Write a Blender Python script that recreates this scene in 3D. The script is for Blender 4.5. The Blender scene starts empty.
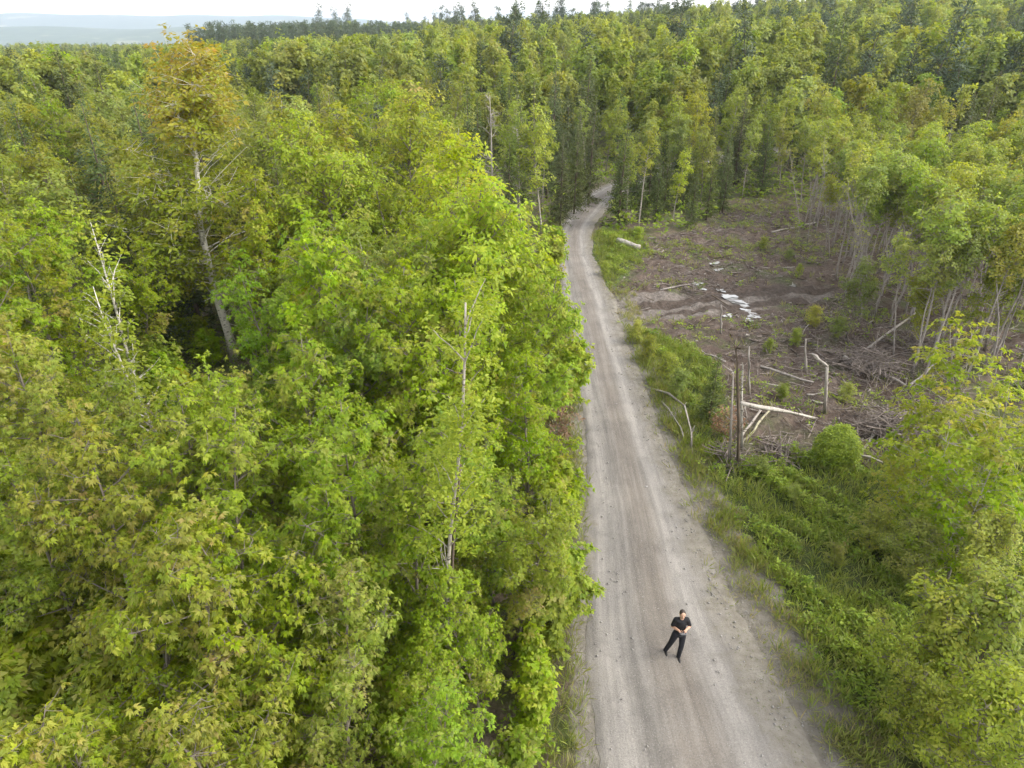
import bpy, math
import numpy as np

rng = np.random.default_rng(11)
sc = bpy.context.scene
C = bpy.data.collections.new("place")
sc.collection.children.link(C)
R = math.radians

# ------------------------------------------------------------------ camera maths
F, CAMH, PITCH = 683.0, 15.0, R(28.3)
FWD = np.array([0, math.cos(PITCH), -math.sin(PITCH)])
UPV = np.array([0, math.sin(PITCH), math.cos(PITCH)])


def sstep(a, b, x):
    t = np.clip((x - a) / (b - a), 0, 1)
    return t * t * (3 - 2 * t)


def terrain(x, y):
    x = np.asarray(x, float)
    y = np.asarray(y, float)
    d = np.hypot(x, y)
    b = x / np.maximum(d, 1)
    z = 10.0 * sstep(70, 330, d) * sstep(-0.12, 0.5, b)
    z = z - 4.0 * sstep(75, 330, d) * sstep(0.0, -0.35, b) - 6.0 * sstep(90, 300, d) * sstep(-0.40, -0.48, b)
    z = z + sstep(55, 140, d) * (0.9 * np.sin(x / 17 + 1.3) * np.sin(y / 23) + 0.6 * np.sin(x / 9 - y / 13))
    z = z - sstep(420, 1500, d) * (70 + z)
    off = sstep(0.5, 3.0, road_dist(x, y))
    z = z + off * sstep(90, 40, d) * (0.09 * np.sin(x * 1.7 + 0.6 * y) * np.sin(y * 1.3) + 0.05 * np.sin(3.1 * x - 2.3 * y))
    return z


def ray(px, py):
    return FWD + np.array([1.0, 0, 0]) * ((px - 512) / F) + UPV * ((384 - py) / F)


def at(px, py, z=0.0):
    d = ray(px, py)
    t = (z - CAMH) / d[2]
    return np.array([d[0] * t, d[1] * t])


def project(x, y, z):
    x, y, z = np.asarray(x, float), np.asarray(y, float), np.asarray(z, float) - CAMH
    dep = y * FWD[1] + z * FWD[2]
    up = y * UPV[1] + z * UPV[2]
    dep = np.where(dep < 0.5, 0.5, dep)
    return 512 + F * x / dep, 384 - F * up / dep, dep


# ------------------------------------------------------------------ the road line
ROWS = [(768, 580, 832), (700, 582, 790), (650, 585, 753), (600, 587, 727), (550, 588, 708), (500, 587, 689),
        (450, 583, 667), (400, 577, 649), (350, 570, 631), (300, 562, 614), (270, 558, 601), (250, 557, 593),
        (230, 562, 591), (215, 572, 598), (203, 586, 607), (196, 596, 613)]
cl, hw = [], []
for (yy, l, r) in ROWS:
    a, b = at(l, yy), at(r, yy)
    cl.append((a + b) / 2)
    hw.append(np.linalg.norm(b - a) / 2)
first = cl[0]
cl = [first + (first - cl[1]) * k for k in (6, 3, 1.2)] + cl
hw = [hw[0]] * 3 + hw
end = cl[-1]
for k, (dx, dy) in enumerate([(3, 5), (8, 12), (15, 18), (24, 23), (38, 28)]):
    cl.append(end + np.array([dx, dy]))
    hw.append(1.4)
cl, hw = np.array(cl), np.array(hw)
hw[-8:] = np.maximum(hw[-8:], 1.55)


def resample(P, w, step):
    # smooth polyline (Catmull-Rom) to even spacing
    out, ow = [], []
    n = len(P)
    for i in range(n - 1):
        p0, p1, p2, p3 = P[max(i - 1, 0)], P[i], P[i + 1], P[min(i + 2, n - 1)]
        for t in np.linspace(0, 1, 12, endpoint=False):
            out.append(0.5 * (2 * p1 + (p2 - p0) * t + (2 * p0 - 5 * p1 + 4 * p2 - p3) * t ** 2 + (3 * p1 - p0 - 3 * p2 + p3) * t ** 3))
            ow.append(w[i] * (1 - t) + w[i + 1] * t)
    out.append(P[-1])
    ow.append(w[-1])
    out, ow = np.array(out), np.array(ow)
    s = np.r_[0, np.cumsum(np.linalg.norm(np.diff(out, axis=0), axis=1))]
    q = np.arange(0, s[-1], step)
    P2 = np.stack([np.interp(q, s, out[:, 0]), np.interp(q, s, out[:, 1])], 1)
    w2 = np.interp(q, s, ow)
    k = np.ones(9) / 9
    for a in (P2[:, 0], P2[:, 1], w2):
        a[4:-4] = np.convolve(a, k, 'valid')
    k = np.ones(15) / 15
    for _ in range(2):
        w2[7:-7] = np.convolve(w2, k, 'valid')
    return P2, w2, q


RP, RW, RS = resample(cl, hw, 0.4)
RT = np.gradient(RP, axis=0)
RT /= np.linalg.norm(RT, axis=1)[:, None]
RN = np.stack([RT[:, 1], -RT[:, 0]], 1)      # points to the right of travel


def road_side(x, y):
    """signed distance to the road edge: >0 outside; and the side (+1 right of the road, -1 left)."""
    x, y = np.atleast_1d(np.asarray(x, float)), np.atleast_1d(np.asarray(y, float))
    shp = x.shape
    xf, yf = x.ravel(), y.ravel()
    best = np.full(xf.shape, 1e9)
    side = np.ones(xf.shape)
    lateral = np.zeros(xf.shape)
    near = (xf > -30) & (xf < 80) & (yf > -40) & (yf < 110)
    idx = np.nonzero(near)[0]
    for c in range(0, len(idx), 4000):
        ii = idx[c:c + 4000]
        d = (xf[ii, None] - RP[None, ::2, 0]) ** 2 + (yf[ii, None] - RP[None, ::2, 1]) ** 2
        j = d.argmin(1) * 2
        lat = (xf[ii] - RP[j, 0]) * RN[j, 0] + (yf[ii] - RP[j, 1]) * RN[j, 1]
        best[ii] = np.sqrt(d.min(1)) - RW[j]
        side[ii] = np.sign(lat)
        lateral[ii] = lat
    far = ~near
    best[far] = np.abs(xf[far] - 8) 
    side[far] = np.sign(xf[far] - 8)
    return best.reshape(shp), side.reshape(shp)


def road_dist(x, y):
    d, _s = road_side(x, y)
    return d if np.ndim(x) else d[0]


def tz(x, y):
    return float(np.asarray(terrain(x, y)).ravel()[0])


def ground(px, py):
    p = at(px, py)
    for _ in range(4):
        p = at(px, py, tz(*p))
    return p


def poly_px(pts):
    return np.array([ground(*p) for p in pts])


def polymask(x, y, poly, soft):
    x, y = np.asarray(x, float), np.asarray(y, float)
    inside = np.zeros(x.shape, bool)
    dist = np.full(x.shape, 1e9)
    n = len(poly)
    for i in range(n):
        (x1, y1), (x2, y2) = poly[i], poly[(i + 1) % n]
        c = ((y1 > y) != (y2 > y)) & (x < (x2 - x1) * (y - y1) / (y2 - y1 + 1e-12) + x1)
        inside ^= c
        t = np.clip(((x - x1) * (x2 - x1) + (y - y1) * (y2 - y1)) / ((x2 - x1) ** 2 + (y2 - y1) ** 2 + 1e-9), 0, 1)
        dist = np.minimum(dist, np.hypot(x - x1 - t * (x2 - x1), y - y1 - t * (y2 - y1)))
    sd = np.where(inside, dist, -dist)
    return sstep(-soft, soft, sd)


# areas on the ground, traced where they lie
CLEARING = poly_px([(604, 300), (622, 262), (640, 240), (700, 226), (735, 207), (775, 198), (792, 205), (795, 235), (830, 262), (850, 290),
                    (905, 330), (950, 365), (945, 410), (905, 455), (860, 470), (800, 450), (752, 470), (722, 455), (725, 400), (720, 375),
                    (690, 345), (650, 330), (620, 318)])
TRACK = poly_px([(596, 295), (640, 292), (720, 290), (835, 280), (842, 296), (760, 312), (690, 322), (640, 322), (612, 322)])
RUTS = poly_px([(615, 304), (660, 296), (720, 290), (838, 280), (842, 294), (760, 308), (690, 316), (625, 314)])
WETMUD = poly_px([(690, 285), (715, 262), (735, 280), (830, 278), (838, 292), (770, 312), (735, 325), (690, 318), (670, 300)])
GRASS_A = poly_px([(596, 232), (640, 234), (650, 250), (630, 272), (608, 292), (594, 280), (590, 255)])
GRASS_B = poly_px([(612, 322), (650, 333), (690, 346), (720, 376), (728, 415), (735, 468), (705, 480), (680, 462), (660, 415), (632, 360)])
GRASS_C = poly_px([(690, 470), (735, 466), (800, 452), (860, 472), (910, 455), (1060, 440), (1200, 560), (1200, 900), (905, 900), (830, 720), (765, 600), (720, 530)])


STAND = poly_px([(795, 235), (826, 262), (838, 296), (872, 345), (925, 384), (1120, 384), (1160, 238), (900, 212), (800, 205)])


def zone_masks(x, y):
    d, s = road_side(x, y)
    nz = 0.5 * np.sin(x * 1.9 + 2 * np.sin(y * 0.7)) + 0.35 * np.sin(y * 2.3 + 1.1 * x) + 0.3 * np.sin(4.1 * x - 3.3 * y)
    mud = np.maximum(polymask(x, y, CLEARING, 0.9), .75 * polymask(x, y, STAND, .8))
    wet = polymask(x, y, WETMUD, 2.2) * .8
    track = polymask(x, y, TRACK, 1.1)
    grass = np.maximum.reduce([polymask(x, y, GRASS_A, 0.5), polymask(x, y, GRASS_B, 0.4), polymask(x, y, GRASS_C, 0.8)])
    wid = 1.75 + 0.5 * nz + 0.7 * sstep(18, 8, y)
    verge = np.where((s > 0), sstep(wid, wid - 0.7, d) * sstep(46, 30, y), sstep(0.7 + 0.2 * nz, 0.0, d))
    verge = np.where((d > 4), 0, verge)
    return mud, wet, track, grass, verge, d, s


# ------------------------------------------------------------------ materials
def new_mat(name):
    m = bpy.data.materials.new(name)
    m.use_nodes = True
    nt = m.node_tree
    nt.nodes.clear()
    return m, nt, nt.nodes, nt.links


class NT:
    def __init__(self, name):
        self.m, self.t, self.n, self.l = new_mat(name)
        self.out = self.n.new('ShaderNodeOutputMaterial')

    def node(self, t, **kw):
        x = self.n.new(t)
        for k, v in kw.items():
            setattr(x, k, v)
        return x

    def put(self, sock, v):
        if hasattr(v, 'is_output'):
            self.l.new(v, sock)
        else:
            sock.default_value = v

    def attr(self, name, out='Fac'):
        return self.node('ShaderNodeAttribute', attribute_name=name).outputs[out]

    def noise(self, scale, detail=4, rough=0.55, vec=None, dist=0.0):
        x = self.node('ShaderNodeTexNoise')
        x.inputs['Scale'].default_value = scale
        x.inputs['Detail'].default_value = detail
        x.inputs['Roughness'].default_value = rough
        x.inputs['Distortion'].default_value = dist
        if vec is not None:
            self.l.new(vec, x.inputs['Vector'])
        return x.outputs['Fac']

    def pos(self):
        return self.node('ShaderNodeNewGeometry').outputs['Position']

    def obj(self):
        return self.node('ShaderNodeTexCoord').outputs['Object']

    def scale(self, vec, s):
        x = self.node('ShaderNodeVectorMath', operation='MULTIPLY')
        self.l.new(vec, x.inputs[0])
        x.inputs[1].default_value = s
        return x.outputs[0]

    def ramp(self, fac, stops, interp='LINEAR'):
        x = self.node('ShaderNodeValToRGB')
        x.color_ramp.interpolation = interp
        e = x.color_ramp.elements
        while len(e) < len(stops):
            e.new(0.5)
        for k, (p, c) in enumerate(stops):
            e[k].position = p
            e[k].color = (*c, 1) if len(c) == 3 else c
        self.l.new(fac, x.inputs[0])
        return x.outputs[0]

    def math(self, op, a, b=0.0, clamp=False):
        x = self.node('ShaderNodeMath', operation=op, use_clamp=clamp)
        self.put(x.inputs[0], a)
        self.put(x.inputs[1], b)
        return x.outputs[0]

    def mix(self, fac, a, b, blend='MIX'):
        x = self.node('ShaderNodeMix', data_type='RGBA', blend_type=blend, clamp_factor=True)
        self.put(x.inputs[0], fac)
        for s, v in ((x.inputs[6], a), (x.inputs[7], b)):
            if isinstance(v, tuple):
                s.default_value = (*v, 1)
            else:
                self.l.new(v, s)
        return x.outputs[2]

    def bump(self, h, strength=0.5, dist=0.05):
        x = self.node('ShaderNodeBump')
        x.inputs['Strength'].default_value = strength
        x.inputs['Distance'].default_value = dist
        self.l.new(h, x.inputs['Height'])
        return x.outputs[0]

    def finish(self, col, rough=0.8, normal=None, spec=0.3):
        p = self.node('ShaderNodeBsdfPrincipled')
        if isinstance(col, tuple):
            p.inputs['Base Color'].default_value = (*col, 1)
        else:
            self.l.new(col, p.inputs['Base Color'])
        self.put(p.inputs['Roughness'], rough)
        p.inputs['Specular IOR Level'].default_value = spec
        if normal is not None:
            self.l.new(normal, p.inputs['Normal'])
        self.l.new(p.outputs[0], self.out.inputs[0])
        return self.m


def leaf_mat(name, dark, mid, light, young, trans=0.38, rough=0.5, vary=0.10):
    """leaf: per-leaf tint, per-shoot young colour, per-tree variation, light passing through."""
    k = NT(name)
    c = k.ramp(k.attr('tint'), [(0.0, dark), (0.5, mid), (1.0, light)])
    c = k.mix(k.attr('young'), c, young)
    oi = k.node('ShaderNodeObjectInfo')
    hs = k.node('ShaderNodeHueSaturation')
    k.l.new(c, hs.inputs['Color'])
    mm = k.node('ShaderNodeMath', operation='MULTIPLY_ADD')
    k.l.new(oi.outputs['Random'], mm.inputs[0])
    mm.inputs[1].default_value = vary * 0.42
    mm.inputs[2].default_value = 0.5 - vary * 0.33
    k.l.new(mm.outputs[0], hs.inputs['Hue'])
    fr = k.math('FRACT', k.math('MULTIPLY', oi.outputs['Random'], 7.31))
    mv = k.node('ShaderNodeMath', operation='MULTIPLY_ADD')
    k.l.new(fr, mv.inputs[0])
    mv.inputs[1].default_value = vary * 5.0
    mv.inputs[2].default_value = 1.0 - vary * 2.5
    k.l.new(mv.outputs[0], hs.inputs['Value'])
    fs = k.math('FRACT', k.math('MULTIPLY', oi.outputs['Random'], 17.77))
    ms = k.node('ShaderNodeMath', operation='MULTIPLY_ADD')
    k.l.new(fs, ms.inputs[0])
    ms.inputs[1].default_value = vary * 2.4
    ms.inputs[2].default_value = 1.0 - vary * 1.6
    k.l.new(ms.outputs[0], hs.inputs['Saturation'])
    c = k.mix(1.0, hs.outputs[0], oi.outputs['Color'], 'MULTIPLY')
    p = k.node('ShaderNodeBsdfPrincipled')
    k.l.new(c, p.inputs['Base Color'])
    p.inputs['Roughness'].default_value = rough
    p.inputs['Specular IOR Level'].default_value = 0.28
    tr = k.node('ShaderNodeBsdfTranslucent')
    k.l.new(k.mix(1.0, c, (1.25, 1.15, 0.55), 'MULTIPLY'), tr.inputs[0])
    mx = k.node('ShaderNodeMixShader')
    mx.inputs[0].default_value = trans
    k.l.new(p.outputs[0], mx.inputs[1])
    k.l.new(tr.outputs[0], mx.inputs[2])
    k.l.new(mx.outputs[0], k.out.inputs[0])
    return k.m


def bark_mat(name, a, b, band=None, scale=9.0):
    k = NT(name)
    o = k.obj()
    n = k.noise(scale, 5, 0.65, k.scale(o, (1, 1, 0.25)))
    c = k.ramp(n, [(0.3, a), (0.7, b)])
    if band:
        w = k.noise(5.0, 3, 0.6, k.scale(o, (1.0, 1.0, 3.2)))
        c = k.mix(k.ramp(w, [(0.56, (0, 0, 0)), (0.63, (1, 1, 1))]), c, band)
    return k.finish(c, 0.85, k.bump(n, 0.5, 0.02), 0.2)


M = {}
M['maple'] = leaf_mat('maple_leaf', (.128, .220, .010), (.212, .325, .013), (.33, .43, .022), (.44, .33, .15), trans=.55, vary=.05)
M['orange'] = leaf_mat('turning_leaf', (.145, .205, .013), (.21, .27, .017), (.285, .33, .026), (.43, .27, .05), trans=.5, vary=0.02)
M['broad'] = leaf_mat('broad_leaf', (.115, .182, .019), (.19, .265, .027), (.285, .355, .044), (.31, .29, .085), trans=.5, vary=.085)
M['birch'] = leaf_mat('birch_leaf', (.135, .208, .024), (.216, .295, .035), (.322, .385, .06), (.36, .345, .10), trans=.52, vary=.07)
M['spruce'] = leaf_mat('spruce_needle', (.040, .064, .017), (.068, .100, .024), (.118, .155, .036), (.17, .21, .06), trans=0.22, rough=0.6, vary=.08)
M['pine'] = leaf_mat('pine_needle', (.036, .060, .028), (.062, .092, .042), (.100, .132, .058), (.13, .15, .06), trans=0.22, rough=0.6, vary=.06)
M['under'] = leaf_mat('low_leaf', (.10, .17, .015), (.17, .26, .022), (.27, .36, .036), (.30, .25, .085), trans=.42, vary=.05)
M['grassblade'] = leaf_mat('grass_blade', (.10, .165, .018), (.17, .24, .030), (.26, .32, .055), (.34, .29, .17), trans=.42, vary=0.02)
M['deadleaf'] = leaf_mat('dead_leaf', (.14, .075, .038), (.22, .115, .06), (.29, .17, .09), (.25, .2, .13), trans=0.2, vary=.02)
M['bark'] = bark_mat('grey_bark', (.10, .085, .07), (.24, .205, .17))
M['palebark'] = bark_mat('pale_bark', (.20, .18, .15), (.42, .38, .32), (.09, .075, .06))
M['birchbark'] = bark_mat('birch_bark', (.46, .42, .36), (.68, .64, .57), (.09, .075, .06))
M['darkbark'] = bark_mat('dark_bark', (.065, .05, .038), (.15, .115, .085))
M['deadwood'] = bark_mat('dead_wood', (.20, .175, .15), (.42, .38, .34), None, 14)
M['twig'] = bark_mat('grey_twig', (.17, .145, .13), (.36, .325, .295), None, 14)
M['slash'] = bark_mat('brown_twig', (.095, .074, .062), (.27, .228, .20), None, 9)
M['peeled'] = bark_mat('peeled_wood', (.25, .225, .195), (.47, .44, .39), (.16, .135, .115), 14)
M['yellowwood'] = bark_mat('mossy_wood', (.27, .25, .15), (.44, .41, .29), (.16, .135, .115), 14)

# ground
k = NT('forest_ground')
P_ = k.pos()
n1, n2, n3 = k.noise(0.55, 5, 0.6, P_), k.noise(3.2, 6, 0.65, P_), k.noise(17.0, 4, 0.6, P_)
sep = k.node('ShaderNodeSeparateColor')
k.l.new(k.attr('zone', 'Color'), sep.inputs[0])
sep2 = k.node('ShaderNodeSeparateColor')
k.l.new(k.attr('zone_more', 'Color'), sep2.inputs[0])


def broken(mask, noise, amt=0.7):
    return k.ramp(k.math('ADD', mask, k.math('MULTIPLY', k.math('SUBTRACT', noise, 0.5), amt)), [(0.38, (0, 0, 0)), (0.62, (1, 1, 1))])


litter = k.ramp(n2, [(0.25, (.075, .058, .042)), (0.5, (.14, .11, .08)), (0.75, (.22, .18, .135))])
litter = k.mix(k.ramp(n1, [(0.45, (0, 0, 0)), (0.65, (1, 1, 1))]), litter, (.075, .095, .026))
far = k.ramp(n2, [(0.3, (.055, .075, .022)), (0.7, (.10, .13, .038))])
litter = k.mix(sep2.outputs[1], litter, far)
mud = k.ramp(k.noise(1.5, 8, 0.75, P_, 0.6), [(0.25, (.040, .027, .020)), (0.43, (.085, .061, .047)), (0.58, (.138, .106, .086)), (0.78, (.22, .185, .158))])
mud = k.mix(k.math('MULTIPLY', n3, 0.6), mud, (.072, .054, .045))
mud = k.mix(k.ramp(k.noise(.33, 4, .6, P_), [(0.52, (0, 0, 0)), (0.66, (.75, .75, .75))]), mud, (.075, .092, .034))
wet = k.ramp(n2, [(0.3, (.046, .034, .027)), (0.7, (.10, .078, .064))])  # dark tone for wet mud and for shade painted into the ruts
trk = k.ramp(n2, [(0.25, (.105, .087, .075)), (0.75, (.20, .175, .155))])
vrg = k.ramp(n2, [(0.25, (.125, .111, .09)), (0.5, (.185, .166, .14)), (0.75, (.25, .23, .20))])
vrg = k.mix(k.ramp(n3, [(0.58, (0, 0, 0)), (0.68, (.8, .8, .8))]), vrg, (.085, .10, .034))
grs = k.ramp(n2, [(0.3, (.060, .062, .024)), (0.7, (.08, .115, .028))])
c = k.mix(broken(sep.outputs[0], n1), litter, mud)
c = k.mix(broken(sep2.outputs[0], n2, 0.5), c, trk)
c = k.mix(broken(sep.outputs[2], n1, 0.6), c, wet)
c = k.mix(broken(sep.outputs[1], n2, 0.6), c, grs)
c = k.mix(broken(sep2.outputs[2], n2, 0.9), c, vrg)
clod = k.noise(5.5, 6, .75, P_)
c = k.mix(k.math('MULTIPLY', sep.outputs[0], .85), c, k.mix(1.0, c, k.ramp(clod, [(.32, (.50, .48, .47)), (.5, (1, 1, 1)), (.68, (1.55, 1.52, 1.5))]), 'MULTIPLY'))
M['ground'] = k.finish(c, 0.9, k.bump(k.math('ADD', n2, k.math('MULTIPLY', clod, 0.8)), 0.9, 0.12), 0.2)

# road
k = NT('gravel')
P_ = k.pos()
ac, al = k.attr('across'), k.attr('along')
cv = k.node('ShaderNodeCombineXYZ')
k.l.new(k.math('MULTIPLY', ac, 9.0), cv.inputs[0])
k.l.new(k.math('MULTIPLY', al, 0.13), cv.inputs[1])
streak = k.noise(1.6, 6, 0.62, cv.outputs[0])
nw = k.node('ShaderNodeMath', operation='MULTIPLY_ADD')
k.l.new(k.noise(0.16, 3, 0.5, P_), nw.inputs[0])
nw.inputs[1].default_value = 0.09
nw.inputs[2].default_value = -0.045
acw = k.math('ADD', ac, nw.outputs[0])
n2, n3 = k.noise(1.1, 6, 0.65, P_), k.noise(26.0, 3, 0.7, P_)
vor = k.node('ShaderNodeTexVoronoi')
vor.inputs['Scale'].default_value = 21.0
k.l.new(P_, vor.inputs['Vector'])
base = k.ramp(streak, [(0.30, (.118, .107, .097)), (0.5, (.172, .158, .144)), (0.70, (.232, .214, .197))])
tracks = k.ramp(acw, [(0.0, (.22, .22, .22)), (0.09, (.55, .55, .55)), (0.17, (.9, .9, .9)), (0.27, (.30, .30, .30)), (0.48, (.05, .05, .05)),
                      (0.60, (.25, .25, .25)), (0.69, (1, 1, 1)), (0.75, (.85, .85, .85)), (0.82, (.25, .25, .25)), (0.92, (.15, .15, .15)), (1.0, (.0, .0, .0))])
base = k.mix(k.math('MULTIPLY', tracks, 0.62), base, (.275, .258, .241))
mid = k.ramp(acw, [(0.30, (0, 0, 0)), (0.42, (1, 1, 1)), (0.55, (1, 1, 1)), (0.64, (0, 0, 0))])
base = k.mix(k.math('MULTIPLY', mid, k.math('MULTIPLY', n2, 0.7)), base, (.150, .122, .097))
cv2 = k.node('ShaderNodeCombineXYZ')
k.l.new(k.math('MULTIPLY', ac, 34.0), cv2.inputs[0])
k.l.new(k.math('MULTIPLY', al, 0.22), cv2.inputs[1])
fine = k.noise(1.0, 4, 0.6, cv2.outputs[0])
base = k.mix(.75, base, k.ramp(fine, [(0.30, (.82, .82, .82)), (0.5, (1, 1, 1)), (0.70, (1.16, 1.155, 1.15))]), 'MULTIPLY')
base = k.mix(k.ramp(n2, [(0.50, (0, 0, 0)), (0.72, (.55, .55, .55))]), base, (.122, .112, .103))
patch = k.noise(.45, 5, .6, P_)
base = k.mix(.8, base, k.ramp(patch, [(0.3, (.80, .80, .81)), (0.7, (1.18, 1.17, 1.15))]), 'MULTIPLY')
grain = k.ramp(n3, [(0.3, (.70, .70, .70)), (0.5, (1, 1, 1)), (0.72, (1.25, 1.24, 1.22))])
base = k.mix(0.8, base, grain, 'MULTIPLY')
base = k.mix(k.ramp(vor.outputs['Distance'], [(0.12, (.85, .85, .85)), (0.26, (0, 0, 0))]), base, k.ramp(k.noise(40., 2, .5, P_), [(.4, (.10, .094, .088)), (.6, (.34, .325, .31))]))
edge = k.ramp(k.math('ADD', ac, k.math('MULTIPLY', k.math('SUBTRACT', k.noise(1.1, 7, 0.78, P_), 0.5), 0.55)), [(0.0, (1, 1, 1)), (0.06, (0, 0, 0)), (0.76, (0, 0, 0)), (0.90, (1, 1, 1))])
edge2 = k.ramp(ac, [(0.0, (1, 1, 1)), (0.03, (0, 0, 0)), (0.90, (0, 0, 0)), (0.99, (1, 1, 1))])
edge = k.math('MAXIMUM', edge, edge2)
g2_, g3_ = k.noise(3.2, 6, 0.65, P_), k.noise(17.0, 4, 0.6, P_)
ve = k.ramp(g2_, [(0.25, (.125, .111, .09)), (0.5, (.185, .166, .14)), (0.75, (.25, .23, .20))])
ve = k.mix(k.ramp(g3_, [(0.58, (0, 0, 0)), (0.68, (.8, .8, .8))]), ve, (.085, .10, .034))
base = k.mix(edge, base, ve)
M['road'] = k.finish(base, 0.92, k.bump(k.math('ADD', n3, k.math('MULTIPLY', streak, 0.8)), 0.6, 0.03), 0.2)

k = NT('stone')
M['stone'] = k.finish(k.ramp(k.noise(1.3, 3, 0.6, k.pos()), [(0.3, (.16, .148, .138)), (0.7, (.36, .34, .32))]), 0.85)
k = NT('sky_pale_water')
M['water'] = k.finish((.26, .25, .235), 0.05, None, 0.9)  # pale base colour stands in for bright sky reflected by the puddles

k = NT('far_hill')
n_ = k.noise(0.004, 8, 0.6, k.pos())
M['hill'] = k.finish(k.mix(k.ramp(n_, [(0.60, (0, 0, 0)), (0.66, (1, 1, 1))]), k.ramp(k.noise(0.02, 6, 0.6, k.pos()), [(0.3, (.030, .050, .022)), (0.7, (.065, .095, .040))]), (.17, .17, .085)), 0.95)

# ------------------------------------------------------------------ mesh helpers
def build_mesh(name, V, T, mats, attrs=None, mi=None, smooth=False):
    me = bpy.data.meshes.new(name)
    V = np.asarray(V, np.float32)
    T = np.asarray(T, np.int32)
    me.vertices.add(len(V))
    me.vertices.foreach_set('co', V.ravel())
    me.loops.add(T.size)
    me.loops.foreach_set('vertex_index', T.ravel())
    me.polygons.add(len(T))
    me.polygons.foreach_set('loop_start', np.arange(0, T.size, 3, dtype=np.int32))
    for m in (mats if isinstance(mats, (list, tuple)) else [mats]):
        me.materials.append(m)
    if mi is not None:
        me.polygons.foreach_set('material_index', np.asarray(mi, np.int32))
    if smooth:
        me.polygons.foreach_set('use_smooth', np.ones(len(T), bool))
    for a, v in (attrs or {}).items():
        v = np.asarray(v, np.float32)
        if v.ndim == 2:
            at_ = me.attributes.new(a, 'FLOAT_COLOR', 'POINT')
            at_.data.foreach_set('color', np.c_[v, np.ones(len(v), np.float32)].astype(np.float32).ravel())
        else:
            at_ = me.attributes.new(a, 'FLOAT', 'POINT')
            at_.data.foreach_set('value', v)
    me.update(calc_edges=True)
    me.validate()
    return me


def link(name, me, parent=None, loc=None, **props):
    o = bpy.data.objects.new(name, me)
    C.objects.link(o)
    if parent:
        o.parent = parent
    if loc is not None:
        o.location = loc
    for a, v in props.items():
        if v is not None:
            o[a] = v
    return o


class Geo:
    """triangles gathered into one mesh."""
    def __init__(self):
        self.V, self.T, self.n = [], [], 0
        self.A = {}

    def add(self, V, T, **attrs):
        self.V.append(np.asarray(V, float))
        self.T.append(np.asarray(T, int) + self.n)
        self.n += len(V)
        for a, v in attrs.items():
            self.A.setdefault(a, []).append(np.broadcast_to(v, (len(V),)))

    def mesh(self, name, mat, smooth=False):
        return build_mesh(name, np.concatenate(self.V), np.concatenate(self.T), mat,
                          {a: np.concatenate(v) for a, v in self.A.items()}, None, smooth)


def norm(v):
    return v / np.maximum(np.linalg.norm(v, axis=-1, keepdims=True), 1e-9)


def tube(P, r, sides=6, cap=True):
    P = np.asarray(P, float)
    n = len(P)
    r = np.broadcast_to(np.asarray(r, float), (n,))
    T = norm(np.gradient(P, axis=0))
    ref = np.array([0.31, 0.95, 0.05]) if abs(T[0][2]) > 0.8 else np.array([0.05, 0.1, 0.99])
    U = norm(np.cross(T, ref))
    W = np.cross(T, U)
    a = np.arange(sides) / sides * 2 * math.pi
    ring = U[:, None] * np.cos(a)[None, :, None] + W[:, None] * np.sin(a)[None, :, None]
    V = (P[:, None] + ring * r[:, None, None]).reshape(-1, 3)
    F_ = []
    i = np.arange(sides)
    j = (i + 1) % sides
    for q in range(n - 1):
        a0, b0 = q * sides, (q + 1) * sides
        F_.append(np.stack([a0 + i, a0 + j, b0 + j], 1))
        F_.append(np.stack([a0 + i, b0 + j, b0 + i], 1))
    if cap:
        V = np.r_[V, P[:1], P[-1:]]
        c0, c1 = n * sides, n * sides + 1
        F_.append(np.stack([j, i, np.full(sides, c0)], 1))
        F_.append(np.stack([(n - 1) * sides + i, (n - 1) * sides + j, np.full(sides, c1)], 1))
    return V, np.concatenate(F_)


def ellipsoid(c, r, nu=14, nv=9):
    V, F_ = [], []
    for b in range(nv + 1):
        ph = math.pi * b / nv
        for a in range(nu):
            th = 2 * math.pi * a / nu
            V.append((c[0] + r[0] * math.sin(ph) * math.cos(th), c[1] + r[1] * math.sin(ph) * math.sin(th), c[2] + r[2] * math.cos(ph)))
    for b in range(nv):
        for a in range(nu):
            p, q = b * nu + a, b * nu + (a + 1) % nu
            F_ += [(p, p + nu, q + nu), (p, q + nu, q)]
    return np.array(V), np.array(F_)


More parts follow.
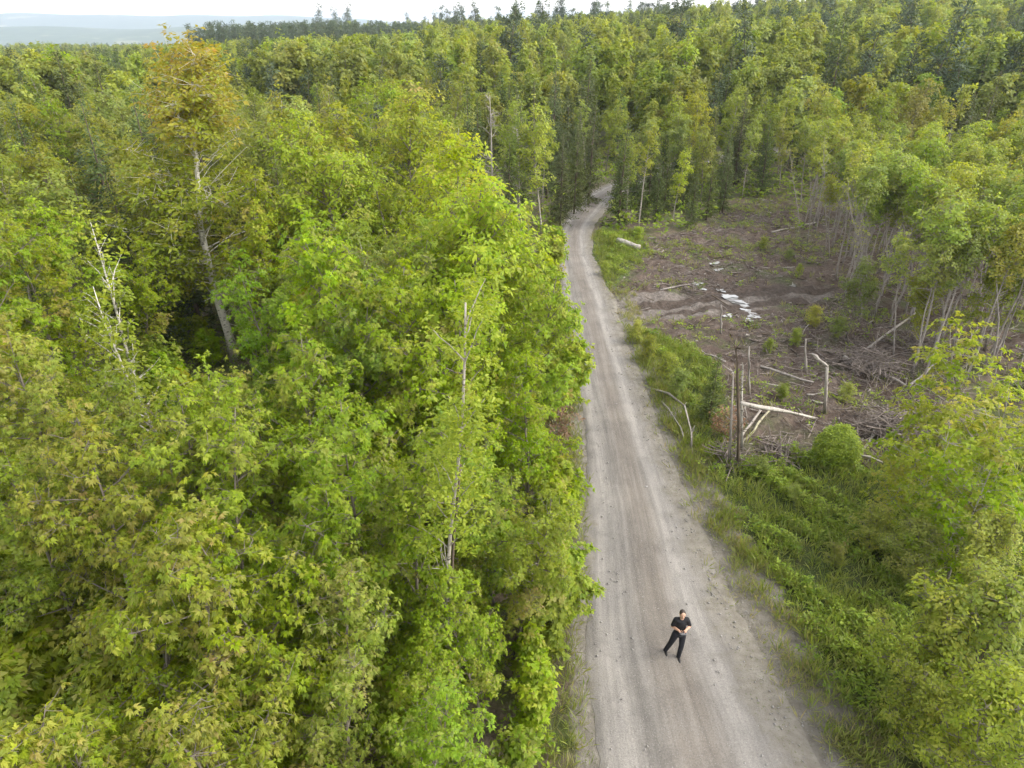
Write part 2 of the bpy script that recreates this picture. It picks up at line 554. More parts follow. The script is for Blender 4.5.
def leaves(g, P, A, S, per=7, L=0.15, W=0.055, th=(0.9, 1.75), droop=0.35, young=None, lobes=False, tint0=None):
    """clusters of leaves at P round axes A with sizes S into the Geo g."""
    P, A, S = np.asarray(P, float), norm(np.asarray(A, float)), np.asarray(S, float)
    N = len(P)
    if N == 0:
        return
    young = np.zeros(N) if young is None else young
    tint0 = rng.uniform(0.25, 0.75, N) if tint0 is None else tint0
    p, a, s = np.repeat(P, per, 0), np.repeat(A, per, 0), np.repeat(S, per)
    n = N * per
    az = np.tile(np.arange(per) / per * 2 * math.pi, N) + np.repeat(rng.uniform(0, 6.28, N), per) + rng.normal(0, 0.35, n)
    u = norm(np.cross(a, np.array([0.37, 0.21, 0.9]) + rng.normal(0, 0.2, (n, 3))))
    v = np.cross(a, u)
    t = rng.uniform(th[0], th[1], n)
    d = np.cos(t)[:, None] * a + np.sin(t)[:, None] * (np.cos(az)[:, None] * u + np.sin(az)[:, None] * v)
    d[:, 2] -= droop * rng.uniform(0.2, 1.3, n)
    d = norm(d)
    nn = norm(a - (a * d).sum(1)[:, None] * d + rng.normal(0, 0.42, (n, 3)))
    sd = norm(np.cross(d, nn))
    nn = np.cross(sd, d)
    l = (L * s * rng.uniform(0.65, 1.2, n))[:, None]
    w = (W * s * rng.uniform(0.8, 1.2, n))[:, None]
    b0 = p + d * l * rng.uniform(0.1, 0.6, n)[:, None]
    down = np.array([0, 0, -1.0])
    ti = np.clip(np.repeat(tint0, per) + rng.normal(0, 0.16, n), 0, 1)
    yo = np.clip(np.repeat(young, per) * rng.uniform(0.5, 1.3, n), 0, 1)
    parts = [(0.0, 1.0, 1.0)] + ([(0.62, 0.66, 0.8), (-0.62, 0.66, 0.8)] if lobes else [])
    for ang, fl, fw in parts:
        d2 = norm(d * math.cos(ang) + sd * math.sin(ang))
        s2 = np.cross(d2, nn)
        Lm = b0 + d2 * l * 0.42 * fl + s2 * w * 0.5 * fw + nn * w * 0.10
        Rm = b0 + d2 * l * 0.42 * fl - s2 * w * 0.5 * fw + nn * w * 0.10
        tip = b0 + d2 * l * fl + down * l * 0.25 * droop
        V = np.stack([b0, Lm, tip, Rm], 1).reshape(-1, 3)
        q = np.arange(n) * 4
        T = np.concatenate([np.stack([q, q + 3, q + 2], 1), np.stack([q, q + 2, q + 1], 1)])
        g.add(V, T, tint=np.repeat(ti, 4), young=np.repeat(yo, 4))


def wander(p0, d0, length, n, wob, up=0.0):
    P = [np.array(p0, float)]
    d = norm(np.array(d0, float))
    st = length / (n - 1)
    for _ in range(n - 1):
        d = norm(d + rng.normal(0, wob, 3) + np.array([0, 0, up]))
        P.append(P[-1] + d * st)
    return np.array(P)


SHAPES = {
    'round': lambda t: math.sin(math.pi * (0.14 + 0.80 * t)) ** 0.75,
    'ovoid': lambda t: math.sin(math.pi * (0.10 + 0.85 * t ** 0.8)) ** 0.9,
    'column': lambda t: (1 - 0.62 * t) * min(1, 0.4 + 3 * t),
    'spire': lambda t: (1 - 0.62 * t) * min(1, 0.55 + 1.6 * t),
    'top': lambda t: (0.35 + 0.75 * t) * (1 if t < 0.82 else 1 - (t - 0.82) * 2.6),
}


def broadleaf(H, Rr, cb=0.25, limbs=24, ncl=420, per=7, L=0.15, W=0.06, shape='round', trunk_r=0.08, droop=0.35, young_p=0.25,
              young_top=0.3, lobes=False, twigs=True, lean=0.02, lift=0.5, size=1.0, spread=1.0, sides=7, bare=0, wobble=0.05, limb_f=0.42, one_side=False):
    gt, gc = Geo(), Geo()
    n = 9
    tr = wander((0, 0, -0.15), (rng.normal(0, lean), rng.normal(0, lean), 1), H * 0.95 + 0.15, n, wobble, 0.02)
    tr[:, 2] = np.linspace(-0.15, H * 0.95, n)
    rad = trunk_r * (1 - np.linspace(0, 1, n) ** 1.2 * 0.88)
    rad[0] *= 1.45
    gt.add(*tube(tr, rad, sides))
    zs = tr[:, 2]

    def trunk_at(z):
        return np.array([np.interp(z, zs, tr[:, 0]), np.interp(z, zs, tr[:, 1]), z])
    LP, LL = [], []
    for i in range(limbs):
        t = (i + rng.uniform(0, 1)) / limbs
        z0 = H * (cb + (0.93 - cb) * t * 0.97)
        az = i * 2.399 + rng.normal(0, 0.5)
        ln = max(0.25, Rr * SHAPES[shape](t) * rng.uniform(0.6, 1.25))
        el = R(12 + 45 * t * lift + 18 * lift) + rng.normal(0, 0.15)
        d = np.array([math.cos(az) * math.cos(el), math.sin(az) * math.cos(el), math.sin(el)])
        p = wander(trunk_at(z0), d, ln, 5, 0.13, 0.05 * lift)
        r0 = max(0.008, trunk_r * limb_f * (1 - 0.6 * t) * min(1.2, ln / max(Rr, 0.1) + 0.3))
        gt.add(*tube(p, np.linspace(r0, r0 * 0.3, 5), 4, False))
        if one_side and t < .62 and math.cos(az - .35) > -.15 and rng.uniform() < .85:
            continue
        LP.append(p)
        LL.append(ln)
    for i in range(bare):
        z0 = H * rng.uniform(0.12, cb + 0.15)
        az = rng.uniform(0, 6.28)
        p = wander(trunk_at(z0), (math.cos(az), math.sin(az), rng.uniform(0.1, 0.6)), Rr * rng.uniform(0.3, 0.9), 4, 0.15)
        gt.add(*tube(p, np.linspace(0.014, 0.005, 4), 3, False))
    LL = np.array(LL)
    prob = LL ** 1.6 / (LL ** 1.6).sum()
    Pc, Ac, Sc, Yc = [], [], [], []
    for i, p in enumerate(LP):
        m = rng.poisson(prob[i] * ncl)
        yl = max(0, rng.normal(young_p, 0.22))
        for _ in range(m):
            s = 1 - (1 - 0.22) * rng.uniform() ** 1.35
            q = s * 4
            k0 = min(3, int(q))
            b = p[k0] * (1 - (q - k0)) + p[k0 + 1] * (q - k0)
            off = norm(rng.normal(0, 1, 3) * np.array([1, 1, 0.7]) + np.array([0, 0, 0.25]))
            ln = rng.uniform(0.10, 0.52) * spread * (1.1 - 0.3 * s) * min(1.5, Rr / 1.6)
            e = b + off * ln
            ax = np.array([0, 0, 0.9]) + 0.55 * off + norm(e - trunk_at(e[2])) * 0.5
            Pc.append(e)
            Ac.append(ax)
            Sc.append(rng.uniform(0.75, 1.25) * size)
            zt = (e[2] / H - cb) / (1 - cb)
            Yc.append(np.clip(yl * 0.7 + young_top * max(0, zt - 0.45) + rng.normal(0, 0.12), 0, 1))
            if twigs and rng.uniform() < 0.6:
                gt.add(*tube(np.stack([b, (b + e) / 2 + rng.normal(0, 0.03, 3), e]), [0.008, 0.006, 0.004], 3, False))
    for _ in range(max(4, ncl // 45)):
        z = H * rng.uniform(0.86, 1.0)
        e = trunk_at(min(z, H * 0.95)) + rng.normal(0, 0.10 * Rr, 3) + np.array([0, 0, max(0, z - H * 0.95)])
        Pc.append(e)
        Ac.append(np.array([0, 0, 1.0]) + rng.normal(0, 0.25, 3))
        Sc.append(size)
        Yc.append(np.clip(young_p + young_top * 0.5 + rng.normal(0, 0.1), 0, 1))
    leaves(gc, np.array(Pc), np.array(Ac), np.array(Sc), per, L, W, droop=droop, young=np.array(Yc), lobes=lobes)
    return gt, gc


def conifer(H, Rr, cb=0.05, tiers=30, per_tier=6, step=0.16, L=0.28, W=0.085, trunk_r=0.10, dens=1.0, flat=0.22, power=1.0):
    gt, gc = Geo(), Geo()
    tr = wander((0, 0, -0.15), (0, 0, 1), H + 0.1, 7, 0.012, 0.02)
    tr[:, 2] = np.linspace(-0.15, H, 7)
    gt.add(*tube(tr, trunk_r * np.array([1.3, 1, .85, .66, .46, .26, .06]), 6))
    P, A, S, Y = [], [], [], []
    for i in range(tiers):
        t = (i + rng.uniform(0.2, 0.8)) / tiers
        z = H * (cb + (0.985 - cb) * t)
        for j in range(per_tier):
            az = rng.uniform(0, 6.28)
            ln = Rr * (1 - t) ** power * rng.uniform(0.6, 1.18) + 0.08
            zz = z + rng.normal(0, 0.12)
            b = np.array([np.interp(zz, tr[:, 2], tr[:, 0]), np.interp(zz, tr[:, 2], tr[:, 1]), zz])
            d = np.array([math.cos(az), math.sin(az), 0.35 * t - flat + rng.normal(0, 0.08)])
            p = wander(b, d, ln, 4, 0.06, 0.05)
            if ln > 0.5:
                gt.add(*tube(p, np.linspace(0.02, 0.005, 4), 3, False))
            m = max(2, int(ln / step * dens))
            for s in np.linspace(0.12, 1, m):
                q = s * 3
                k0 = min(2, int(q))
                e = p[k0] * (1 - (q - k0)) + p[k0 + 1] * (q - k0)
                P.append(e + rng.normal(0, 0.04, 3))
                A.append(norm(d * np.array([1, 1, 0.2])) * 1.0 + np.array([0, 0, 0.12]) + rng.normal(0, 0.15, 3))
                S.append((0.65 + 0.5 * (1 - s)) * min(1.0, 0.4 + ln))
                Y.append(np.clip((s - 0.8) * 2.2 * rng.uniform(0, 1), 0, 1))
    leaves(gc, np.array(P), np.array(A), np.array(S), 4, L, W, th=(0.35, 1.15), droop=0.22, young=np.array(Y))
    return gt, gc


def pine(H, Rr, cb=0.4, limbs=30, ncl=330, per=9, L=0.34, W=0.07):
    gt, gc = broadleaf(H, Rr, cb, limbs, ncl, per, L, W, 'column', 0.15, 0.0, 0.05, 0.05, False, False, 0.01, 0.35)
    return gt, gc


PROTO = {}


def proto(kind, maker, leafm, barkm, count, H, **kw):
    for i in range(count):
        gt, gc = maker(H, **kw)
        PROTO.setdefault(kind, []).append((H, gt.mesh(kind + '_trunk', M[barkm], True), gc.mesh(kind + '_crown', M[leafm])))


proto('maple', broadleaf, 'maple', 'bark', 6, 9.0, Rr=1.75, cb=0.22, limbs=34, ncl=1000, per=10, L=0.115, W=0.038, shape='round', trunk_r=0.075, droop=0.6, young_p=0.02, young_top=0.10, lobes=True)
proto('flushed_maple', broadleaf, 'maple', 'bark', 3, 9.0, Rr=1.75, cb=0.22, limbs=34, ncl=980, per=10, L=0.115, W=0.036, shape='round', trunk_r=0.075, droop=0.8, young_p=0.17, young_top=0.25, lobes=True)
proto('airy_maple', broadleaf, 'maple', 'palebark', 4, 5.0, Rr=1.7, cb=0.16, limbs=28, ncl=330, per=9, L=0.13, W=0.046, shape='round', trunk_r=0.045, droop=0.45, young_p=0.10, young_top=0.25, lobes=True, lift=.35, spread=1.1)
proto('orange_maple', broadleaf, 'orange', 'birchbark', 1, 14.0, Rr=3.5, cb=0.22, limbs=84, ncl=2500, per=8, L=0.17, W=0.08, shape='spire', trunk_r=0.17, droop=0.4, young_p=0.02, young_top=0.9, spread=1.35, size=1.1, bare=8, limb_f=.16, one_side=True)
proto('big_maple', broadleaf, 'maple', 'bark', 4, 12.0, Rr=2.9, cb=0.2, limbs=44, ncl=1700, per=8, L=0.20, W=0.09, shape='round', trunk_r=0.13, droop=0.45, young_p=0.03, young_top=0.10, spread=1.3)
proto('broad', broadleaf, 'broad', 'bark', 6, 10.0, Rr=2.2, cb=0.25, limbs=30, ncl=620, per=7, L=0.23, W=0.115, shape='round', trunk_r=0.09, droop=0.3, young_p=0.05, young_top=0.12, bare=6)
proto('birch', broadleaf, 'birch', 'palebark', 6, 10.0, Rr=1.55, cb=0.33, limbs=30, ncl=400, per=7, L=0.18, W=0.10, shape='ovoid', trunk_r=0.07, droop=0.3, young_p=0.06, young_top=0.12, lift=0.8, bare=12)
proto('sparse_birch', broadleaf, 'birch', 'birchbark', 3, 10.0, Rr=1.5, cb=0.25, limbs=22, ncl=240, per=6, L=0.17, W=0.10, shape='ovoid', trunk_r=0.085, droop=0.3, young_p=0.05, young_top=0.15, lift=0.9, bare=10)
proto('pole', broadleaf, 'birch', 'twig', 5, 8.0, Rr=1.15, cb=0.60, limbs=20, ncl=270, per=7, L=0.15, W=0.09, shape='round', trunk_r=0.055, droop=0.3, young_p=0.08, young_top=0.1, lift=0.6, bare=16, wobble=0.07, spread=1.4)
proto('bare_pole', broadleaf, 'birch', 'twig', 4, 7.0, Rr=0.9, cb=0.55, limbs=14, ncl=16, per=5, L=0.13, W=0.08, shape='round', trunk_r=0.04, lift=0.9, bare=26, wobble=0.09)
proto('spruce', conifer, 'spruce', 'darkbark', 5, 9.0, Rr=1.6)
proto('pine', pine, 'pine', 'darkbark', 3, 14.0, Rr=2.4)
proto('shrub', broadleaf, 'maple', 'bark', 5, 3.0, Rr=1.15, cb=0.08, limbs=30, ncl=300, per=7, L=0.19, W=0.075, shape='round', trunk_r=0.03, droop=0.4, young_p=0.06, young_top=0.1, lobes=True, lift=1.0)
proto('fine_shrub', broadleaf, 'birch', 'bark', 4, 3.0, Rr=1.25, cb=0.08, limbs=38, ncl=760, per=8, L=0.095, W=0.045, shape='round', trunk_r=0.03, droop=0.3, young_p=0.12, young_top=0.15, lift=1.0)
proto('dead_bush', broadleaf, 'deadleaf', 'twig', 1, 1.4, Rr=0.7, cb=0.05, limbs=30, ncl=130, per=6, L=0.12, W=0.05, shape='round', trunk_r=0.025, droop=0.5, young_p=0.1, young_top=0.1)
# far versions: fewer, larger leaves
proto('far_broad', broadleaf, 'broad', 'bark', 6, 11.0, Rr=3.0, cb=0.2, limbs=20, ncl=330, per=6, L=0.46, W=0.32, shape='round', trunk_r=0.10, young_p=0.08, young_top=0.1, twigs=False, sides=5)
proto('far_birch', broadleaf, 'birch', 'palebark', 3, 11.0, Rr=1.9, cb=0.3, limbs=18, ncl=200, per=6, L=0.40, W=0.27, shape='ovoid', trunk_r=0.08, young_p=0.1, young_top=0.1, twigs=False, lift=0.9, sides=5)
proto('far_slim', broadleaf, 'birch', 'palebark', 4, 11.0, Rr=1.5, cb=0.5, limbs=16, ncl=110, per=6, L=0.36, W=0.24, shape='round', trunk_r=0.10, young_p=0.15, young_top=0.1, twigs=False, lift=0.7, sides=5, bare=10)
proto('slim_birch', broadleaf, 'birch', 'palebark', 4, 10.0, Rr=1.2, cb=0.48, limbs=22, ncl=230, per=7, L=0.17, W=0.10, shape='round', trunk_r=0.075, young_p=0.1, young_top=0.1, lift=0.8, bare=18)
proto('far_spruce', conifer, 'spruce', 'darkbark', 3, 11.0, Rr=1.9, tiers=20, per_tier=5, step=0.34, L=0.55, W=0.20)
proto('far_pine', pine, 'pine', 'darkbark', 2, 14.0, Rr=2.3, limbs=24, ncl=150, per=8, L=0.6, W=0.16)

LOOK = {'maple': ('maple_tree', 'tree'), 'flushed_maple': ('maple_tree', 'tree'), 'orange_maple': ('maple_tree', 'tree'), 'big_maple': ('maple_tree', 'tree'),
        'broad': ('broadleaf_tree', 'tree'), 'birch': ('birch_tree', 'tree'), 'sparse_birch': ('birch_tree', 'tree'), 'pole': ('slender_sapling', 'tree'), 'far_slim': ('birch_tree', 'tree'), 'slim_birch': ('birch_tree', 'tree'), 'bare_pole': ('bare_sapling', 'tree'), 'airy_maple': ('maple_tree', 'tree'),
        'spruce': ('spruce_tree', 'conifer'), 'pine': ('pine_tree', 'conifer'), 'shrub': ('roadside_shrub', 'shrub'), 'fine_shrub': ('leafy_shrub', 'shrub'),
        'bush': ('round_bush', 'bush'), 'dead_bush': ('dead_bush', 'bush'), 'far_broad': ('broadleaf_tree', 'tree'), 'far_birch': ('birch_tree', 'tree'),
        'far_spruce': ('spruce_tree', 'conifer'), 'far_pine': ('pine_tree', 'conifer')}
PLANTED = []


def plant(kind, x, y, h, label, group=None, color=(1, 1, 1), v=None, rot=None, wide=1.0, name=None, lean=(0, 0)):
    L_ = PROTO[kind]
    H0, tm, cm = L_[int(rng.integers(len(L_))) if v is None else v % len(L_)]
    nm, cat = LOOK[kind]
    root = link(name or nm, None, None, (x, y, tz(x, y)), label=label, category=cat, group=group)
    s = h / H0
    root.scale = (s * wide, s * wide, s)
    root.rotation_euler = (lean[0], lean[1], rng.uniform(0, 6.28) if rot is None else rot)
    root.empty_display_size = 0.3
    link('trunk', tm, root)
    c_ = link('crown', cm, root)
    c_.color = (*color, 1)
    PLANTED.append((x, y, h, kind))
    return root


def plant_top(kind, px, py, h, label, **kw):
    p = at(px, py, h)
    for _ in range(3):
        p = at(px, py, h + tz(*p))
    return plant(kind, p[0], p[1], h, label, **kw)



# ------------------------------------------------------------------ ground
def axis(lo, hi, step, out, grow=1.16):
    a = list(np.arange(lo, hi + 1e-6, step))
    st = step
    while a[-1] < out[1]:
        st *= grow
        a.append(a[-1] + st)
    st = step
    while a[0] > out[0]:
        st *= grow
        a.insert(0, a[0] - st)
    return np.array(a)


gx, gy = axis(-30, 45, 0.36, (-6500, 6500)), axis(-4, 80, 0.36, (-400, 9000))
X, Y = np.meshgrid(gx, gy)
mud_, wet_shade_, track_, grass_, verge_, d_, s_ = zone_masks(X, Y)
Z = terrain(X, Y)
Z += mud_ * (0.12 * np.sin(X * 2.9 + 1.7 * np.sin(Y * 1.4)) * np.sin(Y * 2.4 + X) + 0.10 * np.sin(X * .9 - Y * 1.1) + rng.normal(0, 0.06, X.shape))
rut_ = polymask(X, Y, RUTS, .5)
ra_, rb_ = ground(628, 309), ground(836, 287)
lat_ = Y - (rb_[1] - ra_[1]) / (rb_[0] - ra_[0]) * (X - ra_[0]) - ra_[1] + .25 * np.sin(X * .35)
stripe_ = np.sin(lat_ * 3.6) * (.75 + .25 * np.sin(X * .8))
Z -= rut_ * (0.10 + 0.06 * stripe_)
wet_shade_ = np.maximum(wet_shade_ * (.25 + .6 * np.clip(.5 + .5 * np.sin(X * 1.3 + np.sin(Y * 1.9)) * np.sin(Y * 1.5), 0, 1)), rut_ * np.clip(.5 + .75 * stripe_, 0, 1))  # damp patches, plus rut bottoms darkened to paint in their shading
Z = np.where(d_ < 0.5, np.minimum(Z, 0.0), Z)
Z = np.where(d_ < 0.1, -0.03, Z)
PUD = []
for (px, py, w, h, an) in [(729, 294, .75, .7, -.6), (735, 298, .95, .75, -.9), (741, 303, .9, .7, -.8), (747, 309, .55, .45, -.3), (754, 314, .75, .6, -.6),
                           (749, 318, .6, .4, .1), (728, 316, .7, .4, .2), (697, 285, .6, .55, .2), (703, 288, .35, .4, 0), (722, 288, .45, .6, 0),
                           (715, 264, .4, .7, -1.2), (718, 271, .45, .6, -1.), (793, 286, .4, .35, 0)]:
    c_ = ground(px, py)
    ux_, uy_ = (X - c_[0]) * math.cos(an) + (Y - c_[1]) * math.sin(an), -(X - c_[0]) * math.sin(an) + (Y - c_[1]) * math.cos(an)
    dd_ = np.hypot(ux_ / (w * .5 + .3), uy_ / (h * .5 + .3))
    lev = float(Z[dd_ < 1.1].mean()) - 0.02
    Z = np.where(dd_ < 1.0, lev - .05, np.where(dd_ < 1.7, Z * (dd_ - 1) / .7 + (lev + .01) * (1 - (dd_ - 1) / .7), Z))
    PUD.append((c_[0], c_[1], lev, w, h, an))
nx, ny = len(gx), len(gy)
q = (np.arange(ny - 1)[:, None] * nx + np.arange(nx - 1)[None]).ravel()
T = np.r_[np.stack([q, q + 1, q + nx + 1], 1), np.stack([q, q + nx + 1, q + nx], 1)]
far_ = sstep(70, 160, np.hypot(X, Y))
me = build_mesh('ground', np.stack([X, Y, Z], -1).reshape(-1, 3), T, M['ground'],
                {'zone': np.stack([mud_, grass_, wet_shade_], -1).reshape(-1, 3), 'zone_more': np.stack([track_ * sstep(0, 1, track_) * (1 - wet_shade_ * 0.8), far_, verge_], -1).reshape(-1, 3)}, smooth=True)
link('ground', me, kind='structure')


def gz(x, y):
    i = np.clip(np.searchsorted(gx, x) - 1, 0, nx - 2)
    j = np.clip(np.searchsorted(gy, y) - 1, 0, ny - 2)
    u = (x - gx[i]) / (gx[i + 1] - gx[i])
    v = (y - gy[j]) / (gy[j + 1] - gy[j])
    return Z[j, i] * (1 - u) * (1 - v) + Z[j, i + 1] * u * (1 - v) + Z[j + 1, i] * (1 - u) * v + Z[j + 1, i + 1] * u * v


# road sheet: cambered, two worn wheel tracks, ragged edges
na = 33
ac = np.linspace(0, 1, na)
jl = np.convolve(rng.normal(0, 1, len(RP) + 6), np.ones(7) / 7, 'valid') * 0.30
jr = np.convolve(rng.normal(0, 1, len(RP) + 6), np.ones(7) / 7, 'valid') * 0.22
off = -RW[:, None] - jl[:, None].clip(-.3, .3) + ac[None] * (2 * RW + jl.clip(-.3, .3) + jr.clip(-.35, .35))[:, None]
rx = RP[:, 0, None] + RN[:, 0, None] * off
ry = RP[:, 1, None] + RN[:, 1, None] * off
prof = 0.012 + 0.06 * np.sin(np.pi * ac) ** 0.7 - 0.035 * np.exp(-((ac - 0.2) / 0.06) ** 2) - 0.035 * np.exp(-((ac - 0.715) / 0.06) ** 2)
rz = prof[None] + rng.normal(0, 0.004, rx.shape) + terrain(rx, ry) * sstep(55, 60, ry)
rz[:, 0] = rz[:, -1] = -0.02
q = (np.arange(len(RP) - 1)[:, None] * na + np.arange(na - 1)[None]).ravel()
T = np.r_[np.stack([q, q + 1, q + na + 1], 1), np.stack([q, q + na + 1, q + na], 1)]
link('gravel_road', build_mesh('gravel_road', np.stack([rx, ry, rz], -1).reshape(-1, 3), T, M['road'],
     {'across': ((off + RW[:, None]) / (2 * RW[:, None])).ravel(), 'along': np.broadcast_to(RS[:, None], rx.shape).ravel()}, smooth=True), kind='structure')

# loose stones along the road
g = Geo()
oct_v = np.array([(1, 0, 0), (-1, 0, 0), (0, 1, 0), (0, -1, 0), (0, 0, 1), (0, 0, -1)], float)
oct_t = np.array([(0, 2, 4), (2, 1, 4), (1, 3, 4), (3, 0, 4), (2, 0, 5), (1, 2, 5), (3, 1, 5), (0, 3, 5)])
for i in range(6500):
    j = int(rng.integers(14, 130))
    if rng.uniform() < 0.55:
        o_ = RW[j] * rng.uniform(0.72, 1.0) + abs(rng.normal(0, 0.75)) - 0.2
    else:
        o_ = rng.uniform(-1.02, 1) * RW[j]
    p = RP[j] + RN[j] * o_ + RT[j] * rng.uniform(-.3, .3)
    r = 0.010 + 0.028 * rng.uniform() ** 4 + (0.03 if rng.uniform() < 0.006 else 0)
    V = oct_v * rng.uniform(0.6, 1.3, (6, 1)) * r * np.array([1.2, 1, 0.7])
    an = rng.uniform(0, 6.28)
    V = np.stack([V[:, 0] * math.cos(an) - V[:, 1] * math.sin(an), V[:, 0] * math.sin(an) + V[:, 1] * math.cos(an), V[:, 2]], 1)
    g.add(V + np.array([p[0], p[1], (0.05 if abs(o_) < RW[j] * 0.9 else gz(*p)) + r * 0.3]), oct_t)
link('loose_gravel', g.mesh('loose_gravel', M['stone']), kind='stuff')

# puddles in the churned mud
for i, (a, b_, hz, w, h, an) in enumerate(PUD):
    n = 40
    a_ = np.arange(n) / n * 2 * math.pi
    rr = 1.05 + 0.28 * np.sin(2 * a_ + i) + 0.24 * np.sin(3 * a_ + 2 * i) + 0.15 * np.sin(7 * a_ + i) + rng.normal(0, 0.05, n)
    e = np.stack([np.cos(a_) * rr * w / 2, np.sin(a_) * rr * h / 2], 1)
    e = np.stack([e[:, 0] * math.cos(an) - e[:, 1] * math.sin(an), e[:, 0] * math.sin(an) + e[:, 1] * math.cos(an)], 1)
    V = np.r_[np.c_[e, np.zeros(n)], [[0, 0, 0]]]
    ii = np.arange(n)
    T = np.stack([ii, (ii + 1) % n, np.full(n, n)], 1)
    link('puddle', build_mesh('puddle', V, T, M['water']), None, (a, b_, hz), kind='structure')

# ------------------------------------------------------------------ trees that stand out
ORG = (1.0, 1.0, 1.0)
plant_top('orange_maple', 168, 44, 14.0, 'tall maple with orange tinted crown and pale trunk rising above its neighbours', rot=0.0, wide=1.25, lean=(0, -.075))
for (px, py, h, v, col, lab) in [
        (395, 86, 12.2, 0, (1.15, 1.12, 1), 'broad bright green maple, tallest beside the orange tinted maple'),
        (345, 108, 11.6, 1, (1.15, 1.12, 1), 'broad green maple between the orange tinted maple and the tallest green one'),
        (452, 128, 11.2, 2, (1.15, 1.12, 1), 'broad green maple closest to the bare grey snag above the road'),
        (430, 172, 11.0, 3, (1.08, 1.08, 1), 'bright yellow green maple standing in front of the tallest green maple'),
        (484, 190, 10.0, 0, (1.08, 1.1, 1), 'light green maple with rounded top beside the road before the bend')]:
    plant_top('big_maple', px, py, h, lab, v=v, color=col)
for (px, py, h, kind, v, col, lab) in [
        (28, 188, 9.6, 'maple', 0, (1.15, 1.1, 1), 'bright yellow green maple at the picture edge beside a sparse birch'),
        (82, 200, 9.6, 'sparse_birch', 0, (1.1, 1.1, 1), 'sparse birch with forked pale trunk and few bright leaves'),
        (120, 262, 8.8, 'sparse_birch', 1, (1.1, 1.1, 1), 'thin sparse birch standing below the orange tinted maple'),
        (25, 735, 6.0, 'maple', 1, (1.0, 1.0, 1), 'leafy maple top filling the very corner under the ochre crowns'),
        (-4, 700, 7.0, 'maple', 4, (1.0, 1.02, 1), 'green maple cut off by the bottom corner beneath ochre crowns'),
        (8, 322, 8.6, 'flushed_maple', 0, (1.05, .95, 1), 'olive maple with rusty leaves at the picture edge'),
        (305, 205, 10.4, 'maple', 1, (1.05, 1.08, 1), 'light green maple just beside the bare trunk of the orange tinted maple'),
        (275, 255, 8.6, 'maple', 3, (.9, 1, 1), 'mid green maple filling the gap beside a bare pale trunk'),
        (140, 352, 8.7, 'maple', 2, (1.05, 1.04, 1), 'yellow green maple crown below the two sparse birches'),
        (275, 340, 8.8, 'maple', 4, (1.05, 1.02, 1), 'yellow green maple crown hiding the foot of the orange tinted maple'),
        (205, 372, 8.4, 'maple', 5, (1.0, 1.0, 1), 'leafy green maple crown between two yellow green ones'),
        (352, 390, 8.4, 'maple', 0, (.95, 1, 1), 'deep green maple crown beside the long thin grey birch stem'),
        (60, 440, 8.4, 'flushed_maple', 1, (1.05, .98, 1), 'maple crown with ochre shoot tips near the lower picture corner'),
        (135, 535, 8.3, 'flushed_maple', 2, (1.02, .97, 1), 'maple crown with pinkish tan young leaves seen from above'),
        (255, 505, 8.0, 'flushed_maple', 0, (1.0, 1.0, 1), 'maple crown with a few tan young leaf whorls beside the pinkish tan crown'),
        (330, 470, 7.8, 'maple', 1, (1.05, 1.05, 1), 'bright green maple crown behind a crown with tan leaf whorls'),
        (398, 478, 7.4, 'maple', 2, (1.02, 1.06, 1), 'bright green maple crown touching the long thin grey birch stem'),
        (60, 640, 7.9, 'flushed_maple', 1, (1.05, .95, 1), 'maple crown with ochre drooping leaves at the lowest picture corner'),
        (215, 650, 7.2, 'flushed_maple', 2, (1.02, 1.0, 1), 'large drooping maple crown along the bottom picture edge with ochre tips'),
        (330, 600, 6.8, 'flushed_maple', 0, (.98, 1.0, 1), 'maple crown with pale brown tips beside the foot of the grey birch stem'),
        (385, 690, 6.0, 'maple', 3, (1.0, 1.03, 1), 'low green maple at the bottom edge near the foot of the birch'),
        (510, 262, 8.6, 'maple', 4, (1.12, 1.1, 1), 'bright maple with a narrow top beside the straight part of the road'),
        (468, 270, 9.4, 'maple', 5, (1.05, 1.08, 1), 'bright green maple behind the top of the long thin birch stem'),
        (398, 255, 9.8, 'maple', 0, (1.0, 1.03, 1), 'green maple in front of the broad maples and above the thin birch'),
        (530, 345, 7.0, 'maple', 1, (1.12, 1.1, 1), 'yellow green maple leaning over the road edge above the brown dead patch'),
        (492, 395, 7.4, 'maple', 2, (1.1, 1.1, 1), 'bright green maple between the thin birch stem and the road'),
        (515, 470, 6.2, 'maple', 3, (1.1, 1.1, 1), 'bright maple with low round crown near the brown dead patch'),
        (480, 560, 5.4, 'maple', 4, (1.05, 1.08, 1), 'low bright maple between the birch foot and the road'),
        (545, 520, 4.4, 'maple', 5, (1.12, 1.12, 1), 'small bright maple whose branches reach over the gravel edge')]:
    plant_top(kind, px, py, h, lab, v=v, color=col)

# long thin birch in front, leaning slightly
p = ground(441, 724)
g = Geo()
zz_ = np.linspace(-.15, 10.8, 12)
tr = np.stack([.088 * zz_ + .05 * np.sin(zz_ * .9), .05 * np.sin(zz_ * .7 + 1), zz_], 1)
g.add(*tube(tr, np.linspace(.062, .018, 12), 8))
br = []
for i in range(34):
    z = rng.uniform(3.0, 10.5)
    b = np.array([np.interp(z, tr[:, 2], tr[:, k]) for k in range(3)])
    an = rng.uniform(0, 6.28)
    w_ = wander(b, (math.cos(an), math.sin(an), rng.uniform(.6, 2.2)), rng.uniform(.5, 1.5), 5, .15, .05)
    g.add(*tube(w_, np.linspace(.016, .005, 5), 4, False))
    br.append(w_)
zz_ = np.linspace(-.15, 7.4, 9)
b2 = np.stack([.22 + .06 * zz_ + .06 * np.sin(zz_), .1 + .02 * zz_, zz_], 1)
